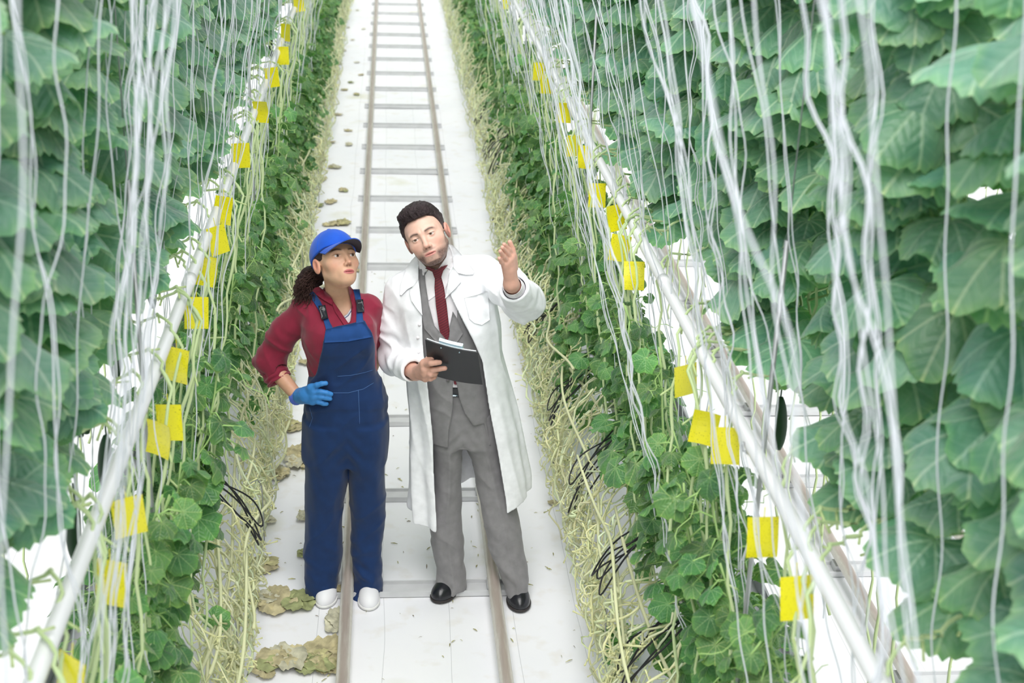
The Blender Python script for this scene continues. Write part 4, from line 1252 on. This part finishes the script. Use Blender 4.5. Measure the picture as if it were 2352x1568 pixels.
for nm, poly, of in (('coat_collar', [(961, 601), (957, 585), (945, 598), (931, 618), (920, 655), (918, 676), (922, 678), (936, 664), (949, 657), (961, 641)], .004),
                     ('coat_lapel', [(961, 641), (949, 657), (940, 667), (945, 690), (957, 708), (970, 724), (966, 680)], .006),
                     ('coat_collar', [(1029, 559), (1040, 563), (1052, 575), (1072, 600), (1090, 622), (1087, 630), (1071, 631), (1053, 627), (1042, 620), (1041, 590)], .004),
                     ('coat_lapel', [(1040, 612), (1053, 628), (1060, 646), (1046, 662), (1022, 686), (1028, 655), (1032, 630)], .006)):
    patch(nm, poly, bc, of, .005, M['coat'], coat, step=6, smooth_it=5)
patch('chest_pocket', [(1066, 684), (1095, 677), (1120, 668), (1123, 700), (1125, 734), (1107, 746), (1090, 742), (1078, 732), (1072, 706)], bc, .0015, .003, M['coat'], coat, step=6)
for q in ((963.5, 745), (960, 775), (962, 808)):
    h = bc.ray_cast(CAM, ray(*q))
    if h[0]:
        mb = MB(); r_ = np.array(ray(*q)); hp = np.array(h[0]); tube(mb, [hp+r_*.002, hp-r_*.003], .0062, 14); mb.obj('button', M['shirtw'], coat)
mb = MB()   # shirt cuff of the raised arm
ax = (w1-elb1)/np.linalg.norm(w1-elb1)
def cuff1(p):
    a = w1+(elb1-w1)*.30; b = w1+(elb1-w1)*.08
    d = rc(p, a, b, .040, .036); d = np.maximum(d, cutplane(p, b, ax)); d = np.maximum(d, -cutplane(p, a, ax))
    return smax(d, -rc(p, a, w1+ax*.05, .034, .031), .002)
sdf_obj('shirt_cuff', cuff1, w1-.14, w1+.14, .003, M['shirtw'], sh_m)

# shoes
def shoe(name, heel, toe, wdt, mat, sole, parent, hgt=.075, lace=True, toe_r=.045):
    heel, toe = np.array([heel[0], heel[1], 0]), np.array([toe[0], toe[1], 0]); L = np.linalg.norm(toe-heel); f = (toe-heel)/L; s = np.cross(f, [0, 0, 1])
    def fn(p):
        q = p-heel; a = np.stack([q@s, q@f, q[:, 2]], 1)
        hw = np.interp(a[:, 1], [0, .25*L, .68*L, .9*L, L], [wdt*.72, wdt*.78, wdt, wdt*.82, wdt*.45])
        d = el(a, (0, L*.70, .018), (wdt, L*.31, .046)); d = smin(d, el(a, (0, L*.22, .03), (wdt*.78, L*.24, .05)), .03)
        d = smin(d, rc(a, (0, L*.25, .05), (0, L*.62, .032), wdt*.68, wdt*.72), .02)
        d = smin(d, rc(a, (0, L*.2, .05), (0, L*.17, hgt+.01), wdt*.7, wdt*.62), .02)
        return smax(d, .010-a[:, 2], .003)
    o = sdf_obj(name, fn, np.minimum(heel, toe)-[.09, .09, .01], np.maximum(heel, toe)+[.12, .12, .16], .003, mat, parent)
    def fs(p):
        q = p-heel; a = np.stack([q@s, q@f, q[:, 2]], 1)
        d = el(a, (0, L*.70, .01), (wdt+.004, L*.325, .06)); d = smin(d, el(a, (0, L*.2, .01), (wdt*.82+.002, L*.225, .06)), .04)
        return smax(smax(d, a[:, 2]-.013, .002), .0015-a[:, 2], .002)
    sdf_obj('sole', fs, np.minimum(heel, toe)-[.09, .09, .01], np.maximum(heel, toe)+[.12, .12, .06], .003, sole, o)
    if lace:
        mb = MB()
        for k_ in range(3):
            c = heel+f*L*(.46+.07*k_)+np.array([0, 0, .075-.008*k_]); t = np.linspace(-1, 1, 7)
            tube(mb, [c+s*(.018*q)+np.array([0, 0, -.004*q*q]) for q in t], .0016, 5)
        mb.obj('laces', mat, o)
    return o
M['solem'] = simple('dark_sole', (44, 38, 38), .6); M['solew'] = simple('white_sole', (222, 222, 220), .6)
def gp(u, v): g = G(u, v, 0.0); return (g.x, g.y)
shoe('shoe', (.300, 5.065), (.190, 4.875), .047, M['leather'], M['solem'], man)
shoe('shoe', (.522, 5.03), (.532, 4.795), .047, M['leather'], M['solem'], man)

# clipboard (held, so a thing of its own)
TL, TR_, BR, BL = J(977, 777, 4.665), J(1097, 807, 4.635), J(1109, 881, 4.765), J(985, 856, 4.80)
clip = empty('clipboard', tuple((TL+BR)/2))
ci = Matrix.Translation(-Vector((TL+BR)/2))
def cb(s, t, n=0):      # s across, t down, n towards the back normal
    nrm = np.cross(TR_-TL, BL-TL); nrm /= np.linalg.norm(nrm); nrm = nrm if nrm[1] < 0 else -nrm
    p = (TL*(1-s)+TR_*s)*(1-t)+(BL*(1-s)+BR*s)*t
    return p+nrm*(n-.012*math.sin(math.pi*s)*0+.010*math.sin(math.pi*(s*.9+.05))) - (TL+BR)/2
def slab_(s0, s1, t0, t1, n0, n1, mat, name, par, k_=14):
    mb = MB(); V, F_ = [], []
    for n_ in (n0, n1):
        for i in range(k_+1):
            for j in range(k_+1): V.append(cb(s0+(s1-s0)*i/k_, t0+(t1-t0)*j/k_, n_))
    w_ = k_+1; N_ = w_*w_
    for i in range(k_):
        for j in range(k_):
            a = i*w_+j; F_ += [[a, a+1, a+w_+1, a+w_], [N_+a, N_+a+w_, N_+a+w_+1, N_+a+1]]
    for i in range(k_):
        for (a, b) in ((i, i+1), (k_*w_+i, k_*w_+i+1), (i*w_, (i+1)*w_), (i*w_+k_, (i+1)*w_+k_)): F_.append([a, b, N_+b, N_+a])
    mb.add(V, F_); return mb.obj(name, mat, par, smooth=False)
slab_(0, 1, 0, 1, 0, .003, M['board'], 'board', clip)
slab_(.03, .97, -.01, .97, -.004, -.0005, M['paper'], 'paper_sheets', clip)
slab_(.27, .72, -.07, .06, -.016, -.004, M['chrome'], 'clip', clip, 4)
for s_ in (.31, .66):
    mb = MB(); tube(mb, [cb(s_, .07, .002), cb(s_, .07, .006)], .003, 8); mb.obj('rivet', M['chrome'], clip)
tag(clip, 'black clipboard held in the right hand of the man in the white coat', 'clipboard')
tag(man, 'man in a white coat over a grey suit and maroon tie, one arm raised, palm up, holding a clipboard'[:200], 'person')
man['label'] = 'man in white coat, grey suit and maroon tie, raising one hand and holding a clipboard'

# ================================================================== the woman
YW = 5.0
wom = empty('person', (-.17, 4.96, 0))
wo, wM = head_frame(771.5, 600.5, 4.985, math.radians(25), math.radians(15), math.radians(3))
nbw = J(782, 692, 5.03)
wsL, wsR = J(699, 712, 5.04), J(846, 707, 5.04)
def wom_head(p):
    q = (p-wo)@wM
    d = head_sdf(q, False)
    d = smin(d, rc(p, wo+wM@np.array([0, -.022, -.05]), nbw, .046, .052), .02)
    d = smin(d, el(p, nbw+np.array([.0, -.005, -.06]), (.13, .085, .085)), .03)
    return d
# gloved hand on the hip, bare forearms
Yg = 4.885
wG = J(684, 911, 4.95)
wk = [J(715, 890, Yg), J(719, 900, Yg-.004), J(720, 911, Yg-.004), J(717, 921, Yg)]
g_palm = [(wk[0], .0165), (wk[1], .0165), (wk[2], .0165), (wk[3], .0150), (J(703, 907, Yg+.02), .025)]
g_f = [([wk[0], J(728, 884, Yg-.012), J(739, 881, Yg-.016), J(748, 880, Yg-.014)], [.0120, .0110, .0102, .0092]),
       ([wk[1], J(736, 899, Yg-.014), J(750, 902, Yg-.018), J(760, 905, Yg-.016)], [.0120, .0110, .0102, .0094]),
       ([wk[2], J(735, 911, Yg-.014), J(748, 913, Yg-.018), J(758, 915, Yg-.016)], [.0120, .0108, .0100, .0092]),
       ([wk[3], J(731, 923, Yg-.012), J(742, 926, Yg-.014), J(750, 927, Yg-.012)], [.0112, .0100, .0094, .0088]),
       ([J(700, 900, Yg+.03), J(708, 893, Yg+.06), J(716, 890, Yg+.085)], [.015, .012, .010])]
def glove(p):
    d = hand_sdf(p, J(692, 909, 4.935), g_palm, g_f, 0, rw=.029)
    return smin(d, rc(p, J(690, 909, 4.937), J(703, 908, Yg+.02), .0275, .029), .012)+.0010*vnoise(p*90, 31)
welb = J(614, 828, 5.06)
elbR = J(871, 783, 5.10)
def forearm(p): return rc(p, welb, wG, .036, .0245)
def forearmR(p): return rc(p, elbR, J(852, 850, 5.16), .034, .026)
mb = MB()
V, Fc = sdf_mesh(wom_head, wo+[-.2, -.16, -.36], wo+[.2, .17, .15], .0020)
c = head_color((V-wo)@wM, False); mb.add(V, Fc, col=c)
skw = np.array(srgb(208, 160, 132)[:3])
for fn, a, b, r in ((forearm, welb, wG, .06), (forearmR, elbR, J(852, 850, 5.16), .06)):
    V, Fc = sdf_mesh(fn, np.minimum(a, b)-r, np.maximum(a, b)+r, .004); mb.add(V, Fc, col=np.tile(skw, (len(V), 1)))
def handR(p):
    h = J(850, 860, 5.16); d = rc(p, J(852, 850, 5.16), h, .026, .03)
    for q in range(4): d = smin(d, chain(p, [h, J(838-2*q, 862+9*q, 5.145), J(824, 864+9*q, 5.13)], [.012, .010, .008], .003), .006)
    return smin(d, rc(p, h, J(848, 880, 5.12), .014, .009), .008)
V, Fc = sdf_mesh(handR, J(850, 860, 5.15)-.13, J(850, 860, 5.15)+.13, .0035); mb.add(V, Fc, col=np.tile(skw, (len(V), 1)))
body_w = mb.obj('body', M['skin'], wom)
eyes(wo, wM, body_w, False, look=(.10, .06))
gl = sdf_obj('glove', glove, wG+[-.06, -.17, -.12], wG+[.2, .12, .12], .0021, M['glove'], wom)
gl['label'] = 'blue rubber glove on the hand at her hip'
def gcuff(p):
    a = wG+(welb-wG)*.02; b = J(690, 909, 4.937); n = (b-wG)/np.linalg.norm(b-wG)
    a = wG-n*.018
    d = rc(p, a, b, .0305, .0285)
    return np.maximum(np.maximum(d, -cutplane(p, a, n)), cutplane(p, b+n*.004, n))+.0008*np.sin((p@n)*900)
sdf_obj('cuff', gcuff, wG-.07, wG+.09, .0025, M['cuffb'], gl)

wtor_px = [(672, 735, 815, YW+.02, .06), (700, 700, 850, YW+.02, .085), (740, 692, 862, YW, .110), (785, 695, 864, YW, .120), (825, 706, 861, YW, .108), (865, 712, 862, YW, .102), (900, 708, 872, YW, .106), (950, 704, 882, YW, .112)]
wtor = rows_px(wtor_px)
vw = [(745, 640), (757, 683), (765, 694), (782, 720), (799, 744), (806, 738), (810, 702), (806, 680), (804, 640)]
def w_yoke(p, r):
    d = rc(p, nbw+np.array([0, .01, -.03]), wsL, r+.006, r, .95)
    return smin(d, rc(p, nbw+np.array([0, .01, -.03]), wsR, r+.006, r, .95), .03)
cuffL = J(641, 872, 5.02)
def wom_shirt(p):
    t = loft(p, wtor)
    t = smin(t, el(p, J(752, 775, 4.93), (.052, .048, .055)), .05); t = smin(t, el(p, J(826, 768, 4.93), (.052, .048, .055)), .05)
    t = smin(t, w_yoke(p, .043), .045)
    l = chain(p, [wsL, J(652, 765, 5.05), welb+np.array([.012, 0, .0]), cuffL], [.050, .055, .056, .047], .025)
    r = chain(p, [wsR, J(860, 745, 5.06), elbR+np.array([-.004, 0, -.01])], [.047, .044, .040], .025)
    eL = np.linalg.norm(p-welb, axis=1)
    l += .0045*np.sin(eL*150+3*vnoise(p*20, 33))*np.exp(-(eL/.12)**2)
    ax_ = (cuffL-welb)/np.linalg.norm(cuffL-welb)
    l = np.maximum(l, cutplane(p, cuffL, ax_)); l = smax(l, -rc(p, welb, wG, .044, .040), .002)
    r = np.maximum(r, cutplane(p, elbR+np.array([0, 0, -.022]), (0, .1, -1)))
    d = smin(t, l, .022); d = smin(d, r, .02)
    nk = rc(p, nbw+np.array([0, .0, -.02]), wo+wM@np.array([0, -.02, -.04]), .056, .060)
    d = smax(d, -nk, .006)
    d = smax(d, -region(p, vw, YW), .003)
    d += .0030*vnoise(p*np.array([22, 22, 14]), 34)-.0055*ridge(shear(p, zx=.4, xz=.6), (12, 12, 15), 67)+.0022*vnoise(p*np.array([10, 20, 50]), 35)*np.exp(-((p[:, 2]-J(780, 860, 5)[2])/.1)**2)
    return d
ws = sdf_obj('shirt', wom_shirt, (-.60, 4.8, .75), (.10, 5.2, 1.40), .0048, M['maroon'], wom)
ws['label'] = 'maroon shirt with rolled sleeves'
def rolled(p):
    ax_ = (cuffL-welb)/np.linalg.norm(cuffL-welb); a = cuffL-ax_*.040
    d = rc(p, a, cuffL, .052, .050)+.003*np.sin((p-a)@ax_*260+2*vnoise(p*40, 5))
    d = np.maximum(np.maximum(d, cutplane(p, cuffL+ax_*.004, ax_)), -cutplane(p, a, ax_))
    return smax(d, -rc(p, a-ax_*.05, cuffL+ax_*.05, .041, .041), .002)
sdf_obj('rolled_cuff', rolled, cuffL-.1, cuffL+.1, .003, M['maroon'], ws)
bs = world_bvh([ws, body_w])
patch('collar', [(718, 668), (722, 661), (733, 658), (748, 670), (762, 684), (766, 692), (763, 700), (745, 690), (728, 678)], bs, .003, .007, M['maroon'], ws, step=4)
patch('collar', [(800, 657), (806, 659), (813, 667), (815, 685), (811, 706), (806, 690), (802, 672)], bs, .003, .007, M['maroon'], ws, step=4)
patch('placket', [(757, 684), (766, 692), (784, 718), (801, 743), (798, 750), (790, 746), (770, 716)], bs, .002, .004, M['maroon'], ws, step=4)
bb = world_bvh([body_w])
tee = patch('undershirt', [(809, 702), (812, 712), (812, 735), (800, 752), (786, 728), (798, 720)], bb, .003, .003, M['shirtw'], wom, step=4)
tee['label'] = 'white undershirt with a thin blue stripe'
seam('stripe', [(791, 731), (800, 724), (809, 710)], world_bvh([tee]), .0014, M['navy2'], tee, off=.0012)

whip = rows_px([(860, 712, 862, YW, .108), (895, 706, 882, YW, .120), (940, 703, 887, YW, .126), (1000, 701, 887, YW, .116), (1050, 702, 886, YW, .085)])
wlA = rows_px([(960, 703, 792, YW, .115), (1000, 701, 795, YW, .118), (1050, 702, 801, YW, .112), (1086, 702, 803, YW, .104), (1155, 704, 786, YW, .088), (1262, 699, 785, YW-.01, .080), (1320, 699, 773, YW-.02, .078), (1350, 699, 770, YW-.03, .080), (1378, 702, 768, YW-.04, .082)])
wlB = rows_px([(960, 798, 887, YW, .115), (1000, 795, 887, YW, .118), (1050, 798, 887, YW, .112), (1086, 800, 886, YW, .104), (1155, 806, 886, YW, .088), (1200, 808, 884, YW, .082), (1262, 808, 875, YW-.01, .078), (1300, 814, 875, YW-.02, .076), (1335, 813, 877, YW-.03, .078), (1370, 812, 878, YW-.04, .080)])
bib = [(748, 756), (790, 748), (834, 739), (849, 761), (860, 789), (863, 857), (875, 880), (886, 900), (886, 930), (706, 940), (706, 905), (714, 884), (726, 857), (737, 814), (745, 778)]
def wom_over(p):
    h = loft(p, whip); a = loft(p, wlA); b = loft(p, wlB)
    d = smin(smin(h, a, .03), smin(h, b, .03), .002)
    t = loft(p, [(z, cx, cy, rx+.008, ry+.010) for z, cx, cy, rx, ry in wtor])
    t = smin(t, el(p, J(752, 775, 4.93), (.06, .055, .06)), .05); t = smin(t, el(p, J(826, 768, 4.93), (.06, .055, .06)), .05)
    t = smax(smax(t, polysd(pj(p), bib)/600., .003), p[:, 1]-(YW+.02), .003)
    ti = loft(p, [(z, cx, cy, rx-.004, ry-.004) for z, cx, cy, rx, ry in wtor])
    d = smin(d, t, .025)
    low = np.clip((.3-p[:, 2])/.2, 0, 1)
    d += (.0035+.003*low)*vnoise(p*np.array([11, 11, 7]), 41)
    d += .0075*low*vnoise(p*np.array([9, 9, 34])+p[:, :1]*np.array([[0, 0, 18.]]), 42)+.003*vnoise(p*np.array([26, 26, 7])+p[:, 2:]*np.array([[8., 0, 0]]), 44)
    d -= .0050*ridge(shear(p, xz=-.8), (7, 7, 12), 66)
    cz = J(800, 1010, YW)
    d += .0035*np.sin((np.abs(p[:, 0]-cz[0])*1.1+p[:, 2])*80)*np.exp(-((p[:, 2]-cz[2])/.08)**2-((p[:, 0]-cz[0])/.06)**2)*(p[:, 1] < YW)
    return d
wt = sdf_obj('overalls', wom_over, (-.42, 4.8, -.02), (.08, 5.2, 1.32), .005, M['navy'], wom)
wt['label'] = 'navy bib overalls'
bo = world_bvh([wt, ws])
patch('bib_hem', [(748, 756), (790, 748), (834, 739), (849, 761), (854, 774), (800, 784), (745, 787), (746, 770)], bo, .001, .003, M['navy2'], wt, step=6)
for poly, bk in (([(709, 675), (720, 667), (734, 688), (748, 715), (758, 740), (765, 753), (749, 757), (743, 735), (728, 705)], [(731, 702), (747, 700), (754, 730), (739, 734)]),
                 ([(811, 664), (826, 664), (830, 690), (835, 740), (818, 743), (819, 700)], [(818, 688), (834, 687), (837, 715), (820, 717)])):
    s = patch('strap', poly, bo, .003, .004, M['navy2'], wt, step=5)
    b2 = world_bvh([s, wt, ws]); bkl = patch('buckle', bk, b2, .002, .009, M['plastic'], s, step=5)
    c = np.mean(np.array(bk), 0); seam('buckle_slot', [(c[0]-5, c[1]-6), (c[0]+6, c[1]-7)], world_bvh([bkl]), .0012, M['steel'], bkl, off=.0005)
bo = world_bvh([wt])
seam('seam', [(775, 864), (805, 862), (835, 856), (862, 848)], bo, .0012, M['seam'], wt, off=.0)
seam('seam', [(762, 902), (800, 902), (835, 893), (863, 876)], bo, .0014, M['seam'], wt, off=.0)
seam('seam', [(823, 895), (825, 940), (826, 980)], bo, .0014, M['seam'], wt, off=.0)
seam('seam', [(711, 935), (718, 960), (709, 985)], bo, .0014, M['seam'], wt, off=.0)

# hair
def wom_hair(p):
    q = (p-wo)@wM; s = np.abs(q[:, 0]); x, y, z = q[:, 0], q[:, 1], q[:, 2]
    d = el(q, (0, -.020, .030), (.080, .095, .088))
    cut = y-np.interp(z, [-.05, -.02, .0, .03, .06], [-.02, .012, .028, .040, .045])
    d = smax(d, cut, .006); d = smax(d, np.interp(y, [-.1, -.03, -.005, .01, .03], [-.075, -.03, .012, .0, .0])-z, .006)
    tl = [wo+wM@np.array([-.01, -.085, -.01]), J(712, 640, 5.07), J(703, 668, 5.08), J(694, 690, 5.09)]
    pt = chain(p, tl, [.030, .036, .036, .020], .03)
    pt += .010*vnoise(p*34, 51)+.006*vnoise(p*80, 52)
    d = smin(d, pt, .02)
    return d+.0012*vnoise(q*200, 53)
hw = sdf_obj('hair', wom_hair, wo+[-.26, -.12, -.26], wo+[.13, .24, .15], .003, M['hair'], wom, lambda V: np.array(srgb(50, 36, 36)[:3])*(1+.4*vnoise(V*60, 6)+.3*vnoise(V*np.array([160, 160, 90]), 9))[:, None])
mb = MB(); rr = np.random.default_rng(77)
for q in range(620):
    t = np.linspace(0, 1, 44); a0 = rr.uniform(0, 6.28)
    st = wo+wM@np.array([rr.uniform(-.03, .01), -.085, rr.uniform(-.03, .02)])
    en = J(rr.uniform(672, 722), rr.uniform(655, 708), rr.uniform(4.97, 5.13)); md = J(rr.uniform(686, 724), rr.uniform(612, 655), rr.uniform(5.02, 5.11))
    p_ = ((1-t)**2)[:, None]*st+(2*t*(1-t))[:, None]*md+(t**2)[:, None]*en
    am = rr.uniform(.003, .009)*np.clip(t*2, 0, 1); fr = rr.uniform(14, 26)
    p_ = p_+np.stack([am*np.sin(fr*t+a0), am*np.cos(fr*t+a0), am*.6*np.sin(fr*t*1.3)], 1)
    g = rr.uniform(.6, 1.5)
    tube(mb, p_, .0016*(1-.5*t), 4, col=np.array(srgb(70, 50, 46)[:3])*g)
curls = mb.obj('curls', M['hair'], hw)

# cap
def L2W(q): return np.asarray(q)@wM.T+wo
def cap_fn(p):
    q = (p-wo)@wM; x, y, z = q[:, 0], q[:, 1], q[:, 2]
    c = (0, -.014, .030)
    d = el(q, c, (.086, .105, .097))
    pl = np.interp(y, [-.13, -.1, -.03, .05, .1], [-.020, -.012, .016, .040, .047])-z
    d = smax(d, pl, .002)
    # panel seams
    th = np.arctan2(x, y+.014); sm_ = np.abs(((th/(math.pi/3)+.5) % 1)-.5)*math.pi/3*.09
    d += .0016*np.exp(-(sm_/.0020)**2)
    return d
cp = sdf_obj('cap', cap_fn, wo-.16, wo+.17, .0022, M['cap'], wom)
cp['label'] = 'royal blue baseball cap'
mb = MB(); top, bot = [], []
na, nr_ = 25, 9
for i in range(na):
    a = -1.12+2.24*i/(na-1)
    for j in range(nr_):
        s = j/(nr_-1)
        bx, by = .083*math.sin(a), -.014+.101*math.cos(a)
        ext = .088*max(0, math.cos(a*1.2))**.6
        x = bx*(1-.04*s); y = by+ext*s; z = .047-.012*(abs(a)/1.1)**2*1.0-.38*x*x*10*(.35+.3*s)-.010*s
        top.append((x, y, z+.0016)); bot.append((x, y, z-.0016))
F1 = [[i*nr_+j, i*nr_+j+1, (i+1)*nr_+j+1, (i+1)*nr_+j] for i in range(na-1) for j in range(nr_-1)]
N_ = na*nr_
mb.add(L2W(top+bot), F1+[[a+N_ for a in f][::-1] for f in F1]+[[i*nr_+nr_-1, (i+1)*nr_+nr_-1, N_+(i+1)*nr_+nr_-1, N_+i*nr_+nr_-1] for i in range(na-1)])
mb.fm = [0]*len(F1)+[1]*len(F1)+[0]*(na-1)
mb.obj('brim', [M['cap'], M['capu']], cp)
mb = MB(); tube(mb, L2W([(0, -.014, .125), (0, -.014, .131)]), .007, 12); mb.obj('cap_button', M['cap'], cp)

shoe('shoe', (-.235, 5.06), (-.268, 4.850), .042, M['shoew'], M['solew'], wom)
shoe('shoe', (-.085, 5.04), (-.083, 4.828), .042, M['shoew'], M['solew'], wom)
wom['label'] = 'woman in blue cap, maroon shirt and navy overalls, gloved hand on hip, looking up'
wom['category'] = 'person'

# figures were built in place: hang them on their base points
for root in (man, wom):
    for o in root.children: o.matrix_parent_inverse = Matrix.Translation(root.location).inverted()
